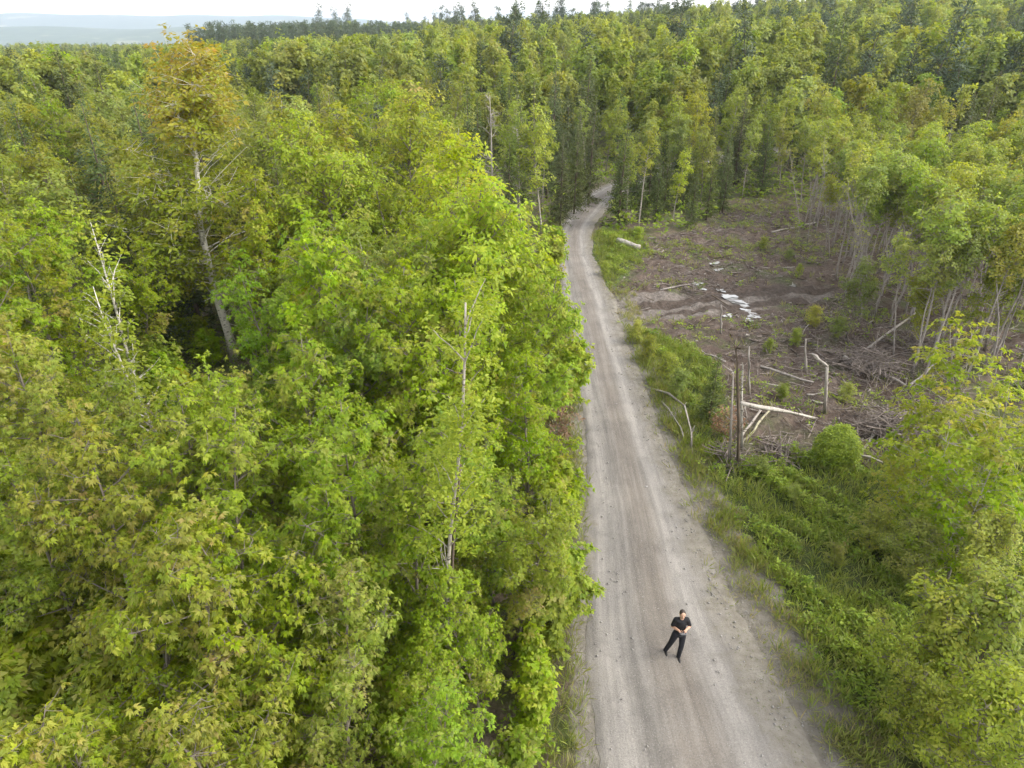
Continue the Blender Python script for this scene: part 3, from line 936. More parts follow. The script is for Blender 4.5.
root = link('birch_tree', None, None, (p[0], p[1], gz(*p)), label='long thin pale birch stem standing free near the road, few leaves near its top', category='tree')
link('trunk', g.mesh('thin_birch_trunk', M['palebark'], True), root)
g2 = Geo()
g2.add(*tube(b2, np.linspace(.055, .02, 9), 6))
link('second_stem', g2.mesh('thin_birch_second_stem', M['darkbark'], True), root)
gc = Geo()
Pc = np.concatenate([w_[2:] for w_ in br if w_[0][2] > 5.5])
Pc = np.repeat(Pc, 9, 0) + rng.normal(0, .20, (len(Pc) * 9, 3))
leaves(gc, Pc, np.tile([0, 0, 1.0], (len(Pc), 1)) + rng.normal(0, .3, (len(Pc), 3)), rng.uniform(.7, 1.1, len(Pc)), 7, .11, .055)
link('crown', gc.mesh('thin_birch_crown', M['birch']), root)
PLANTED.append((p[0], p[1], 9, 'sparse_birch'))

# the bare grey snag tree and the pines and spruces behind the road
def snag_tree(px, py, h, label, mat='twig', seed_br=34):
    c_ = ground(px, py)
    g = Geo()
    tr = wander((0, 0, -.15), (0, 0, 1), h, 9, .02)
    g.add(*tube(tr, np.linspace(.13, .015, 9), 7))
    for i in range(seed_br):
        z = h * rng.uniform(.25, .97)
        b = np.array([np.interp(z, tr[:, 2], tr[:, k]) for k in range(3)])
        an = rng.uniform(0, 6.28)
        ln = 1.7 * (1.05 - z / h) + .35
        w_ = wander(b, (math.cos(an), math.sin(an), rng.uniform(.1, .8)), ln, 5, .14, .03)
        g.add(*tube(w_, np.linspace(.022, .006, 5), 4, False))
        for k in range(7):
            q = w_[int(rng.integers(1, 5))]
            g.add(*tube(wander(q, rng.normal(0, 1, 3) + np.array([0, 0, .4]), rng.uniform(.2, .6), 3, .2), [.009, .006, .004], 3, False))
    link('dead_tree', g.mesh('dead_tree', M['deadwood'], True), None, (c_[0], c_[1], tz(*c_)), label=label, category='dead tree')
    PLANTED.append((c_[0], c_[1], h, 'snag'))


snag_tree(494, 236, 10.2, 'bare grey dead tree standing before the dark spruces by the road bend')
snag_tree(518, 230, 8.2, 'smaller bare grey dead tree close to the spruces by the road bend')

HB = [  # base pixel (clearly on the ground there), height, kind, label
    (541, 236, 10.0, 'birch', 0, (1.15, 1.12, 1), 'tall light green birch with white foot beside the bend of the road'),
    (520, 234, 9.6, 'birch', 1, (.9, .95, 1), 'light green birch between the grey snags and the tall birch by the bend'),
    (560, 226, 7.2, 'spruce', 0, (1, 1, 1), 'dark spruce at the road edge just before the bend'),
    (574, 214, 7.4, 'spruce', 1, (1, 1, 1), 'dark spruce behind the first one at the road edge'),
    (588, 205, 8.6, 'spruce', 2, (1, 1, 1), 'dark spruce where the road goes out of sight'),
    (508, 238, 7.0, 'spruce', 3, (.9, .9, 1), 'shaded spruce at the foot of the grey snags'),
    (626, 216, 7.2, 'birch', 2, (1.2, 1.15, 1), 'bright young birch standing alone at the inside of the bend'),
    (640, 222, 4.2, 'spruce', 4, (1.1, 1.1, 1), 'short spruce in the row at the head of the clearing beside the bright birch'),
    (655, 222, 5.2, 'spruce', 0, (1.15, 1.1, 1), 'mid green spruce in the row at the head of the clearing'),
    (672, 228, 6.6, 'birch', 3, (1.2, 1.15, 1), 'yellow green birch at the head of the clearing with slim trunk'),
    (690, 226, 4.4, 'spruce', 1, (1.15, 1.1, 1), 'dark spruce beside the slim yellow green birch at the clearing'),
    (706, 220, 5.4, 'spruce', 2, (1.1, 1.1, 1), 'bushy spruce left of the muddy path at the head of the clearing'),
    (722, 214, 5.8, 'spruce', 3, (1.0, 1.05, 1), 'spruce closest to the muddy path at the head of the clearing'),
    (618, 203, 4.6, 'spruce', 1, (1.1, 1.1, 1), 'spruce closing off the view where the road bends out of sight'),
    (634, 208, 5.6, 'spruce', 3, (1.0, 1.0, 1), 'spruce directly behind the bright young birch at the bend'),
    (648, 207, 6.0, 'spruce', 0, (.95, 1.0, 1), 'spruce third from the bend behind the slim yellow green birch'),
    (664, 212, 5.6, 'spruce', 2, (1.0, 1.05, 1), 'taller spruce in the second row behind the head of the clearing'),
    (682, 210, 6.4, 'spruce', 4, (1.05, 1.05, 1), 'tall spruce in the second row near the pale birch'),
    (700, 206, 6.8, 'broad', 1, (1.0, 1.0, 1), 'rounded green tree in the second row behind the clearing'),
    (640, 196, 7.4, 'broad', 2, (1.0, 1.0, 1), 'rounded green tree above the spruces at the bend'),
    (668, 197, 7.8, 'broad', 4, (.95, 1.0, 1), 'rounded darker tree above the spruces behind the clearing'),
    (720, 200, 6.6, 'spruce', 1, (.95, 1.0, 1), 'spruce in the second row nearest the pale birch'),
    (742, 198, 7.6, 'birch', 4, (1.05, 1.1, 1), 'pale birch behind the muddy path at the head of the clearing'),
    (760, 196, 7.2, 'spruce', 4, (.95, 1, 1), 'dark spruce behind the muddy path at the head of the clearing'),
]
for (px, py, h, kind, v, col, lab) in HB:
    p = ground(px, py)
    plant(kind, p[0], p[1], h, lab, v=v, color=col)

# heroes beside the clearing
for (px, py, h, kind, v, col, lab, wd) in [
        (985, 332, 6.4, 'airy_maple', 0, (1.06, 1.06, 1.2), 'yellow green maple with pinkish tips above the slash pile', 1.0),
        (1015, 372, 6.4, 'airy_maple', 1, (1.15, 1.08, 1), 'yellow green maple cut by the picture edge beside the pink tipped one', 1.0),
        (938, 398, 4.2, 'airy_maple', 2, (1.06, 1.06, 1.2), 'small yellow maple with ragged top in front of the slash pile', 1.0),
        (1000, 450, 5.0, 'airy_maple', 3, (1.1, 1.1, 1), 'green maple below the two yellow green maples', 1.0),
        (905, 462, 2.6, 'airy_maple', 4, (1.15, 1.1, 1), 'little yellow green maple at the edge of the grey slash', 1.1),
        (958, 478, 3.4, 'airy_maple', 5, (1.1, 1.08, 1), 'spreading young maple among the tall herbs by the slash', 1.15)]:
    plant_top(kind, px, py, h, lab, v=v, color=col, wide=wd)
for (px, py, h, v, col, lab, wd) in [
        (958, 596, 3.5, 0, (1.04, 1.06, .85), 'large fine leaved shrub at the lower corner across the road from the man', 1.05),
        (1012, 590, 4.0, 1, (1.04, 1.06, .85), 'tall fine leaved shrub at the picture edge behind the large one', 1.0),
        (1005, 690, 3.4, 2, (1.04, 1.06, .85), 'fine leaved shrub filling the bottom corner of the picture', 1.05),
        (928, 678, 2.4, 3, (1.04, 1.06, .85), 'darker low shrub at the foot of the large fine leaved shrub', 1.0),
        (1000, 520, 3.2, 3, (1.04, 1.06, .85), 'fine leaved shrub between the green maple and the corner shrubs', 1.0),
        (880, 512, 1.7, 1, (1.08, 1.04, 1), 'low spreading shrub among ferns beyond the road verge', 1.3),
        (925, 530, 2.1, 2, (1.05, 1.02, 1), 'spreading shrub with layered twigs amid the ferns', 1.3),
        (840, 545, 0.9, 0, (1.05, 1.0, 1), 'knee high yellowish shrub in the grass across from the man', 1.2),
        (762, 458, .8, 2, (.95, 1.05, 1), 'low green shrub in front of the leaning birch log', 1.4),
        (795, 486, .7, 3, (1.0, 1.05, 1), 'low green shrub below the round bush', 1.5),
        (640, 322, 1.2, 0, (1.25, 1.2, 1), 'bright yellow green shrub where the muddy track leaves the road', 1.2),
        (652, 338, 1.3, 1, (1.2, 1.18, 1), 'bright shrub second from the muddy track along the road', 1.2),
        (668, 356, 1.4, 2, (1.1, 1.12, 1), 'green shrub between the bright shrubs and the dark spruce sapling', 1.2),
        (680, 372, 1.5, 3, (.95, 1.05, 1), 'green shrub touching the dark spruce sapling', 1.1),
        (800, 265, 0.9, 0, (1.1, 1.1, 1), 'small lone green shrub in the mud near the far saplings', 1.0),
        (815, 308, 1.2, 1, (1.3, 1.2, 1), 'yellow green shrub beside the rutted mud', 1.3),
        (840, 318, 1.2, 2, (1.0, 1.0, 1), 'olive shrub at the foot of the slender saplings', 1.4),
        (798, 330, 0.9, 3, (1.0, 1.05, 1), 'low shrub beside the thin broken stem', 1.5),
        (765, 238, 0.9, 1, (.95, 1.0, 1), 'dull green shrub near the far end of the clearing', 1.5),
        (790, 250, 0.8, 2, (.9, .95, 1), 'low dull shrub between the far saplings and the puddles', 1.4),
        (770, 340, 0.8, 0, (1.0, 1.05, 1), 'low green shrub near the rut just this side of the puddles', 1.4),
        (850, 385, 0.9, 1, (1.0, 1.05, 1), 'low green shrub between the two slash heaps', 1.5),
        (785, 385, 0.8, 3, (1.0, 1.05, 1), 'low green shrub on the mud beside the snapped grey stem', 1.5),
        (606, 262, 0.9, 1, (1.2, 1.2, 1), 'bright low shrub on the grass strip beside the road bend', 1.4),
        (640, 228, 1.0, 2, (1.2, 1.2, 1), 'bright low shrub above the cut log', 1.5),
        (612, 235, 0.9, 3, (1.1, 1.15, 1), 'low green shrub between the road bend and the cut log', 1.4)]:
    plant_top('fine_shrub', px, py, h, lab, v=v, color=col, wide=wd)
gt_, gc_ = Geo(), Geo()
for i in range(16):
    an = i * 2.399
    gt_.add(*tube(wander((0, 0, -.1), (math.cos(an) * .5, math.sin(an) * .5, 1), 1.15, 4, .08), [.02, .016, .011, .005], 4))
d_b = norm(rng.normal(0, 1, (1500, 3)))
P_b = d_b * (rng.uniform(.25, 1, 1500) ** .4)[:, None] * (1 + .10 * np.sin(4 * d_b[:, :1] + 3 * d_b[:, 2:]))
P_b = P_b * np.array([.80, .80, .84]) + np.array([0, 0, .80])
leaves(gc_, P_b, d_b + np.array([0, 0, .5]), rng.uniform(.7, 1.2, 1500), 8, .10, .042, droop=.1, young=np.clip(rng.normal(0, .1, 1500), 0, 1))
PROTO['bush'] = [(1.6, gt_.mesh('bush_trunk', M['bark']), gc_.mesh('bush_crown', M['under']))]
p = ground(833, 462)
plant('bush', p[0], p[1], 1.5, 'dense round green bush standing in the grey slash', v=0, color=(1.3, 1.3, 1.1), wide=1.12)
p = ground(722, 440)
plant('dead_bush', p[0], p[1], 1.5, 'rust brown dead bush beside the broken dark snag', color=(1, 1, 1))
p = ground(708, 424)
plant('spruce', p[0], p[1], 3.3, 'dark spruce sapling beside the rust brown dead bush', v=2, color=(1.2, 1.2, 1), wide=1.25)
p = ground(556, 448)
plant('dead_bush', p[0], p[1], 1.9, 'brown dead shrub at the road edge under bright maples', color=(.9, 1, 1), wide=.9)

for (px, py, h, kind, v, col, lab) in [
        (846, 338, 4.6, 'broad', 0, (.85, .85, .9), 'low olive tree in front of the slender saplings beside the rutted mud'),
        (912, 352, 4.8, 'broad', 2, (.95, .92, .9), 'olive tree between the saplings and the slash heap'),
        (950, 362, 5.6, 'birch', 3, (1.05, 1.0, 1), 'yellowish birch at the near corner of the sapling stand'),
        (985, 350, 6.4, 'broad', 4, (1.05, 1.02, 1), 'yellow green tree behind the pink tipped maple')]:
    p = ground(px, py)
    plant(kind, p[0], p[1], h, lab, v=v, color=col)

# ------------------------------------------------------------------ broken snags, logs and slash in the clearing
def pt(px, py, z=None):
    if z is None:
        g_ = ground(px, py)
        return np.array([g_[0], g_[1], gz(*g_)])
    a = at(px, py, z)
    return np.array([a[0], a[1], z])


def above(px, py, base):
    """the point over the ground point base that shows at row py (and column px)."""
    d = ray(px, py)
    t = base[1] / d[1]
    return np.array([d[0] * t, base[1], CAMH + d[2] * t])


def log(name, cat, label, P, r, mat, stubs=0, group=None, end='peeled'):
    P = np.asarray(P, float)
    if len(P) == 2:
        t = np.linspace(0, 1, 6)[:, None]
        P = P[0] * (1 - t) + P[1] * t
        P[1:-1] += rng.normal(0, 0.025, (4, 3))
    o_ = P[0].copy()
    g = Geo()
    rr = np.interp(np.linspace(0, 1, len(P)), np.linspace(0, 1, len(r)), r)
    V, T = tube(P - o_, rr, 9)
    V += rng.normal(0, 0.011, V.shape)
    g.add(V, T)
    for i in range(stubs):
        k_ = int(rng.integers(1, len(P)))
        d = rng.normal(0, 1, 3) + np.array([0, 0, .5])
        g.add(*tube(wander(P[k_] - o_, d, rng.uniform(.12, .5), 3, .1), [.022, .014, .006], 4))
    return link(name, g.mesh(name, M[mat], True), None, tuple(o_), label=label, category=cat, group=group)


b = pt(738, 470)
log('broken_snag', 'snag', 'tall dark broken snag with splintered top in the clearing', [b - [0, 0, .1], above(739, 430, b), above(738, 390, b), above(736, 348, b)], [.075, .055, .042, .012], 'darkbark', 34)
b2 = pt(729, 466)
log('broken_snag', 'snag', 'thinner grey snag leaning against the tall dark snag', [b2, above(731, 420, b2), above(733, 372, b2)], [.05, .04, .012], 'twig', 14)
b3 = pt(742, 458)
log('broken_snag', 'snag', 'white peeled birch snag just beside the tall dark snag', [b3, above(741, 415, b3), above(743, 365, b3)], [.06, .05, .02], 'peeled', 10)
e1 = above(741, 403, b)
log('leaning_log', 'log', 'white birch log lying from the dark snag down to the round bush', [e1, pt(817, 420) + [0, 0, .08]], [.07, .06, .04], 'peeled', 6)
log('leaning_log', 'log', 'pale yellow split pole leaning at the foot of the dark snag', [pt(737, 452) + [0, 0, .05], pt(771, 413) + [0, 0, .25]], [.055, .05, .045], 'yellowwood', 0)
log('leaning_log', 'log', 'grey split pole lying beside the pale yellow one', [pt(733, 452) + [0, 0, .05], pt(760, 414) + [0, 0, .2]], [.05, .045, .04], 'deadwood', 1)
for (a_, b_, lab) in [((718, 452), (744, 474), 'reddish broken branch at the foot of the dark snag, longer of two'), ((730, 460), (748, 472), 'reddish broken branch at the foot of the dark snag, shorter of two')]:
    log('fallen_branch', 'branch', lab, [pt(*a_) + [0, 0, .25], pt(*b_) + [0, 0, .05]], [.04, .03], 'twig', 3)
b = pt(825, 413)
top = above(827, 367, b)
log('broken_snag', 'snag', 'grey snapped stem behind the round bush, upright part', [b - [0, 0, .1], above(826, 390, b), top], [.07, .06, .055], 'deadwood', 4)
log('snapped_log', 'log', 'snapped pale top hanging off the grey stem behind the round bush', [top + [.02, -.02, .04], above(812, 354, b + [0, .5, 0])], [.06, .055, .045], 'deadwood', 3)
for (px, y0, y1, lab, mt) in [(807, 372, 339, 'thin grey broken stem near the yellow green shrub', 'deadwood'), (750, 392, 346, 'thin dark broken stem behind the white birch snag', 'twig'), (722, 330, 305, 'thin bare stem beside the puddles', 'twig')]:
    b = pt(px, y0)
    log('dead_sapling', 'snag', lab, [b - [0, 0, .1], above(px - 1, y1, b)], [.06, .045, .03], mt, 4)
b = pt(692, 460)
log('fallen_branch', 'branch', 'long curved pale branch arching over the grass by the road', [pt(652, 390) + [0, 0, .05], pt(668, 404) + [0, 0, .5], pt(682, 422) + [0, 0, .8], pt(690, 442) + [0, 0, .5], pt(692, 458) + [0, 0, .05]], [.05, .045, .035, .03], 'deadwood', 2)
log('fallen_branch', 'branch', 'shorter curved pale branch beside the long arching one', [pt(657, 398) + [0, 0, .05], pt(668, 415) + [0, 0, .3], pt(680, 434) + [0, 0, .3], pt(688, 452) + [0, 0, .05]], [.035, .03, .02], 'deadwood', 1)
log('cut_log', 'log', 'thick pale cut log lying in grass near the bend', [pt(617, 247) + [0, 0, .5], pt(639, 252) + [0, 0, .42]], [.21, .19], 'peeled', 0)
for (a_, b_, za, zb, r, mt, lab) in [
        ((866, 350), (913, 326), .1, .8, .06, 'deadwood', 'pale log propped up on the slash beneath the saplings'),
        ((842, 364), (866, 373), .35, .15, .09, 'deadwood', 'grey log end sticking out of the slash heap'),
        ((866, 372), (905, 388), .2, .15, .07, 'deadwood', 'long grey log lying low in the slash heap'),
        ((906, 392), (934, 372), .1, .6, .05, 'deadwood', 'forked pale branch rising from the slash toward the maples'),
        ((760, 368), (812, 388), .1, .1, .06, 'twig', 'thin grey pole lying flat on the open mud'),
        ((700, 352), (725, 366), .1, .1, .06, 'twig', 'short grey pole lying behind the dark spruce sapling'),
        ((806, 398), (850, 392), .15, .2, .05, 'deadwood', 'grey pole lying behind the snapped stem'),
        ((850, 455), (880, 470), .1, .3, .06, 'deadwood', 'grey branch lying by the round bush'),
        ((884, 420), (862, 452), .3, .1, .06, 'peeled', 'whitish pole lying on the nearest brush pile'),
        ((772, 232), (815, 225), .1, .3, .08, 'deadwood', 'grey log lying at the far end of the clearing'),
        ((660, 292), (690, 287), .05, .1, .05, 'twig', 'thin pole lying beside the puddled ruts')]:
    log('fallen_log', 'log', lab, [pt(*a_) + [0, 0, za], pt(*b_) + [0, 0, zb]], [r, r * .85, r * .6], mt, 3)


def stick(g, c_, ln, r, tilt):
    an = rng.uniform(0, 6.28)
    d = np.array([math.cos(an), math.sin(an), rng.normal(0, tilt)])
    P = wander(c_ - d * ln / 2, d, ln, 4, .09)
    g.add(*tube(P, np.array([1, .9, .7, .4]) * r, 4, False))


def brush_pile(px, py, w, h, n, label):
    c_ = pt(px, py)
    g = Geo()
    for i in range(n):
        o_ = rng.normal(0, .42, 2) * w / 2
        zz = max(0.03, h * (1 - (np.hypot(*o_) / (w * .75)) ** 2)) * rng.uniform(.1, 1)
        stick(g, np.array([o_[0], o_[1], zz]), rng.uniform(.5, 2.0), rng.uniform(.008, .032), .28)
    link('brush_pile', g.mesh('brush_pile', M['slash']), None, tuple(c_), label=label, category='brush pile')


brush_pile(888, 436, 3.0, .75, 260, 'pale grey heap of dry branches near the round bush')
brush_pile(866, 372, 3.6, .85, 240, 'grey brown heap of dry branches under the saplings')
brush_pile(776, 455, 1.6, .4, 90, 'small heap of dry twigs in grass before the round bush')
brush_pile(730, 462, 1.3, .55, 90, 'small tangle of dry twigs round the foot of the dark snag')
brush_pile(690, 292, 2.2, .3, 70, 'low scatter of dry branches beside the puddles')
brush_pile(918, 352, 3.0, .7, 140, 'brown heap of branches among the sapling stems')

g = Geo()
lo, hi = CLEARING.min(0), CLEARING.max(0)
N_ = 0
while N_ < 4200:
    p = rng.uniform(lo, hi)
    if polymask(p[0], p[1], CLEARING, .5) < .5 or polymask(p[0], p[1], TRACK, .3) > rng.uniform(0, .9):
        continue
    dens = .10 + .8 * max(0, math.sin(p[0] * .8 + 1 + math.sin(p[1] * .9)) * math.sin(p[1] * .6 + .4 * p[0])) + (.35 if p[0] > 12 and p[1] < 36 else 0)
    if rng.uniform() > dens:
        continue
    N_ += 1
    stick(g, np.array([p[0], p[1], gz(*p) + rng.uniform(0, .14)]), min(2.0, .2 + rng.exponential(.28)), .006 + rng.exponential(.010), .16)
link('slash_debris', g.mesh('slash_debris', M['slash']), kind='stuff')
g, g2 = Geo(), Geo()
N_ = 0
while N_ < 4200:
    p = rng.uniform(np.minimum(lo, STAND.min(0)), np.maximum(hi, STAND.max(0)))
    inside = polymask(p[0], p[1], CLEARING, .5) > .5
    if not inside and polymask(p[0], p[1], STAND, .5) < .5:
        continue
    if inside and polymask(p[0], p[1], TRACK, .3) > .7 and rng.uniform() < .8:
        continue
    N_ += 1
    stick(g2 if rng.uniform() < .3 else g, np.array([p[0], p[1], gz(*p) + rng.uniform(0, .08)]), .12 + rng.exponential(.28), .010 + rng.exponential(.012), .18)
link('bark_litter', g.mesh('bark_litter', M['darkbark']), kind='stuff')
link('wood_chip_litter', g2.mesh('wood_chip_litter', M['deadwood']), kind='stuff')

# ------------------------------------------------------------------ shrubs along the road edge
SH = 'leafy shrub crowding the road edge on the side away from the clearing'
for j in range(10, 118, 2):
    if rng.uniform() < 0.08:
        continue
    y_ = RP[j, 1]
    o_ = -RW[j] - rng.uniform(0.45, 1.5) - (0.35 if y_ < 13 else 0)
    p = RP[j] + RN[j] * o_ + RT[j] * rng.uniform(-.4, .4)
    if p[1] < 6:
        continue
    px, py, _d = project(p[0], p[1], 1.0)
    if 540 < px < 600 and 400 < py < 460:
        continue
    h = rng.uniform(1.5, 3.2)
    far_end = y_ > 44
    plant('shrub', p[0], p[1], h * (.7 if far_end else 1), SH, 'leafy shrubs along the road edge', color=(rng.uniform(.95, 1.2),) * 2 + (1,))

# ------------------------------------------------------------------ filling the woods, tree by tree
OPEN = [CLEARING, GRASS_A, GRASS_B, GRASS_C, poly_px([(596, 232), (596, 300), (640, 330), (690, 470), (730, 470), (730, 240)])]
PL = [(a, b_) for a, b_, *_ in PLANTED]
counts = {}


def free(x, y, r):
    A_ = np.array(PL)
    return np.min(np.hypot(A_[:, 0] - x, A_[:, 1] - y)) > r


# slender saplings at the clearing's edge
n_try = 0
n_pole = 0
while n_pole < 250 and n_try < 9000:
    n_try += 1
    p = rng.uniform(STAND.min(0), STAND.max(0))
    if polymask(p[0], p[1], STAND, .2) < .5 or not free(p[0], p[1], .6):
        continue
    px, py, _d = project(p[0], p[1], 4.0)
    if px > 1090:
        continue
    h = rng.uniform(5.8, 8.6)
    if rng.uniform() < .36:
        plant('bare_pole', p[0], p[1], h * .9, 'bare grey sapling without leaves in the dense stand at the edge of the clearing', 'bare saplings at the edge of the clearing', lean=(rng.normal(0, .09), rng.normal(0, .09)))
        PL.append(tuple(p))
        n_pole += 1
        continue
    plant('pole', p[0], p[1], h, 'slender grey stemmed sapling in the dense stand at the edge of the clearing', 'slender saplings at the edge of the clearing',
          color=(rng.uniform(.9, 1.08), rng.uniform(.95, 1.05), 1), lean=(rng.normal(0, .05), rng.normal(0, .05)), name='slender_sapling')
    PL.append(tuple(p))
    n_pole += 1

LEFT_NEAR = ('young maple in the dense wood near the camera beside the road', 'young maples near the camera')
cand = []
for D0, D1, n in ((3.2, 16, 1500), (16, 32, 2600), (32, 60, 5200), (60, 96, 6500)):
    dd = np.sqrt(rng.uniform(D0 ** 2, D1 ** 2, n))
    aa = rng.uniform(-1.0, 1.0, n) * R(44)
    cand += [(d * math.sin(a), d * math.cos(a), d) for d, a in zip(dd, aa)]
cand = np.array(cand)
cd, cs = road_side(cand[:, 0], cand[:, 1])
opn = np.maximum.reduce([polymask(cand[:, 0], cand[:, 1], P_, .4) for P_ in OPEN])
stn = polymask(cand[:, 0], cand[:, 1], STAND, .3)
for (x, y, D), d, s, o_, st in zip(cand, cd, cs, opn, stn):
    left = s < 0 or D > 75
    if d < (1.9 if D < 45 else 1.6) or o_ > .4 or st > .5:
        continue
    zt = tz(x, y)
    px0, py0, _d = project(x, y, zt)
    nz = math.sin(x * .21 + 1) * math.sin(y * .17) + .5 * math.sin(x * .5 - y * .4)
    u = rng.uniform()
    if D < 16:
        if s > 0:
            continue
        kind, sp, h = ('maple' if u < .6 else 'flushed_maple'), 1.45, rng.uniform(6.6, 8.8)
        if px0 > 400:
            kind, h = 'maple', rng.uniform(4.2, 6.4)
        sp = 1.7
    elif D < 32:
        if s > 0 and px0 < 1000:
            continue
        kind = 'maple' if u < .7 else 'birch' if u < .9 else 'big_maple'
        sp, h = 1.75, rng.uniform(7, 10.5)
        if s > 0:
            h = rng.uniform(4.5, 7)
    elif D < 60:
        kind = ('broad' if u < .42 else 'birch' if u < .62 else 'maple' if u < .70 else 'slim_birch' if u < .78 else 'spruce' if u < .97 else 'pine')
        sp, h = 2.35, rng.uniform(8, 11.5)
        if 455 < px0 < 620 and D > 44:
            kind = 'spruce' if u < .66 else 'slim_birch' if u < .85 else 'birch'
        if s > 0:
            kind = 'broad' if u < .3 else 'birch' if u < .5 else 'slim_birch' if u < .78 else 'spruce'
            h = rng.uniform(6.5, 9.5)
    else:
        kind = ('far_broad' if u < .58 else 'far_birch' if u < .76 else 'far_slim' if u < .86 else 'far_spruce' if u < .97 else 'far_pine')
        if nz > .5 and u < .6:
            kind = 'far_spruce'
        if 468 < px0 < 610 and D < 80:
            kind = 'far_spruce' if u < .6 else 'far_slim' if u < .8 else 'far_broad'
        sp, h = 3.1, rng.uniform(6.5, 10.5) + (2 if kind == 'far_pine' else 0)
    if D < 80 and kind in ('far_broad', 'far_birch', 'far_spruce', 'far_slim'):
        kind = {'far_slim': 'slim_birch'}.get(kind, kind[4:])
        if kind == 'spruce':
            h *= rng.uniform(.85, 1.2)
    top = zt + h
    pxt, pyt, dt = project(x, y, top)
    if pxt < -90 or pxt > 1114 or pyt > 830:
        continue
    # keep what the photograph looks over open
    lim = None
    if s < 0 and D < 31:
        if px0 < 90:
            lim = 300 if D < 20 else 200
        elif px0 < 310:
            lim = 372 if D < 30 else None
        elif px0 < 370:
            lim = 250
        elif px0 > 470:
            lim = 300 if D > 22 else 380
        else:
            lim = 210 if D > 18 else 380
    if s < 0 and 18 <= D < 57 and px0 > 448 and (D > 30 or px0 < 500):
        lim = 225 if D < 46 else 195
    if px0 < 300 and D >= 31:
        lim = max(lim or 0, 42)
    if lim is not None and pyt < lim:
        # lower the tree until its top stays under that line
        for hh in np.arange(h, 1.6, -.3):
            if project(x, y, zt + hh)[1] >= lim:
                break
        h = hh
        if h < 2.6:
            continue
    if 172 < px0 < 275 and 14 < D < 33.5 and pyt < 372:
        continue
    if h < 5.2 and kind in ('big_maple', 'broad'):
        kind = 'maple'
    if not free(x, y, sp * (.75 if h < 5 else 1)):
        continue
    if D < 8 and np.hypot(x, y) < 3.2:
        continue
    key = LOOK[kind][0]
    if counts.get(key, 0) >= 285:
        kind = {'broadleaf_tree': 'far_birch' if D > 60 else 'birch', 'birch_tree': 'far_broad' if D > 60 else 'broad'}.get(key, kind)
        key = LOOK[kind][0]
        if counts.get(key, 0) >= 285:
            continue
    counts[key] = counts.get(key, 0) + 1
    word = {'maple_tree': 'maple', 'broadleaf_tree': 'broadleaf tree', 'birch_tree': 'birch', 'spruce_tree': 'spruce', 'pine_tree': 'pine'}[key]
    adj = {'maple_tree': 'bright green', 'broadleaf_tree': 'mid green', 'birch_tree': 'pale green slim', 'spruce_tree': 'dark conical', 'pine_tree': 'dusky green'}[key]
    if s < 0 and D < 16:
        lab = f'{adj} {word} in the close packed wood around the marked crowns near the camera'
        lab = f'{adj} {word} in the thick of the crowns seen from above beside the road'
        grp = f'{word}s seen from above beside the road'
    elif s < 0 and D < 60 and kind == 'slim_birch':
        lab = 'slim bare stemmed birch in the dense wood across the road from the clearing'
        grp = 'slim birches in the dense wood across the road from the clearing'
    elif s < 0 and D < 60:
        lab = f'{adj} {word} in the dense wood across the road from the clearing'
        grp = f'{word}s in the dense wood across the road from the clearing'
    elif s < 0:
        lab = f'{adj} {word} in the distant wood beyond the orange tinted maple'
        grp = f'{word}s in the distant wood beyond the orange tinted maple'
    elif D < 32:
        lab = f'{adj} {word} at the picture edge beside the slash pile'
        grp = f'{word}s at the picture edge beside the slash pile'
    else:
        lab = f'{adj} {word} in the mixed wood behind the clearing'
        grp = f'{word}s in the mixed wood behind the clearing'
    col = (rng.uniform(.95, 1.1), rng.uniform(.94, 1.06), 1)
    if s < 0 and D > 31:
        col = (col[0] * .95, col[1] * .95, .98)
    if s > 0 and u > .3:
        col = (col[0] * 1.04, col[1] * 1.03, 1.05)
    plant(kind, x, y, h, lab, grp, color=col)
    PL.append((x, y))
# low growth filling the gaps of the near wood
n_low = 0
for (x, y, D), d, s in zip(cand, cd, cs):
    if s > 0 or D > 31 or d < 2.2 or n_low >= 210:
        continue
    h = rng.uniform(1.8, 3.4)
    px, py, _d = project(x, y, h)
    if px < -60 or py > 800 or not free(x, y, .95) or (172 < px < 275 and D > 14 and py < 372):
        continue
    plant('shrub', x, y, h, 'low leafy shrub in the gaps under the near crowns beside the road', 'low shrubs under the near crowns', color=(rng.uniform(.9, 1.1), rng.uniform(.95, 1.05), 1), name='leafy_shrub')
    PL.append((x, y))
    n_low += 1
for i, (px, py, h) in enumerate([(18, 690, 3.2), (-25, 650, 3.4), (45, 735, 3.0), (-15, 745, 3.2), (55, 655, 3.0), (20, 640, 3.6), (-60, 700, 3.4), (80, 700, 2.8), (5, 800, 3.2)]):
    p = ground(px, py)
    plant('shrub', p[0], p[1], h, 'low leafy shrub in the gaps under the near crowns beside the road', 'low shrubs under the near crowns', color=(1.02, 1.0, 1), v=i, rot=i * 1.1, wide=1.15, name='leafy_shrub')
for i, (px, py, h, lab) in enumerate([(646, 199, 6.6, 'spruce filling the gap between the bend and the slim yellow green birch'), (660, 198, 6.0, 'shorter dark spruce just behind the slim yellow green birch'),
                                      (677, 198, 6.8, 'dark spruce hiding the road beyond the bend, tallest of its row'), (692, 198, 6.2, 'dark spruce at the end of the row hiding the road beyond the bend'),
                                      (632, 200, 5.6, 'spruce with low branches just inside the bend of the road')]):
    p = ground(px, py)
    plant('spruce', p[0], p[1], h, lab, color=(1.1, 1.1, 1), v=i, rot=i * 1.3, wide=1.3)
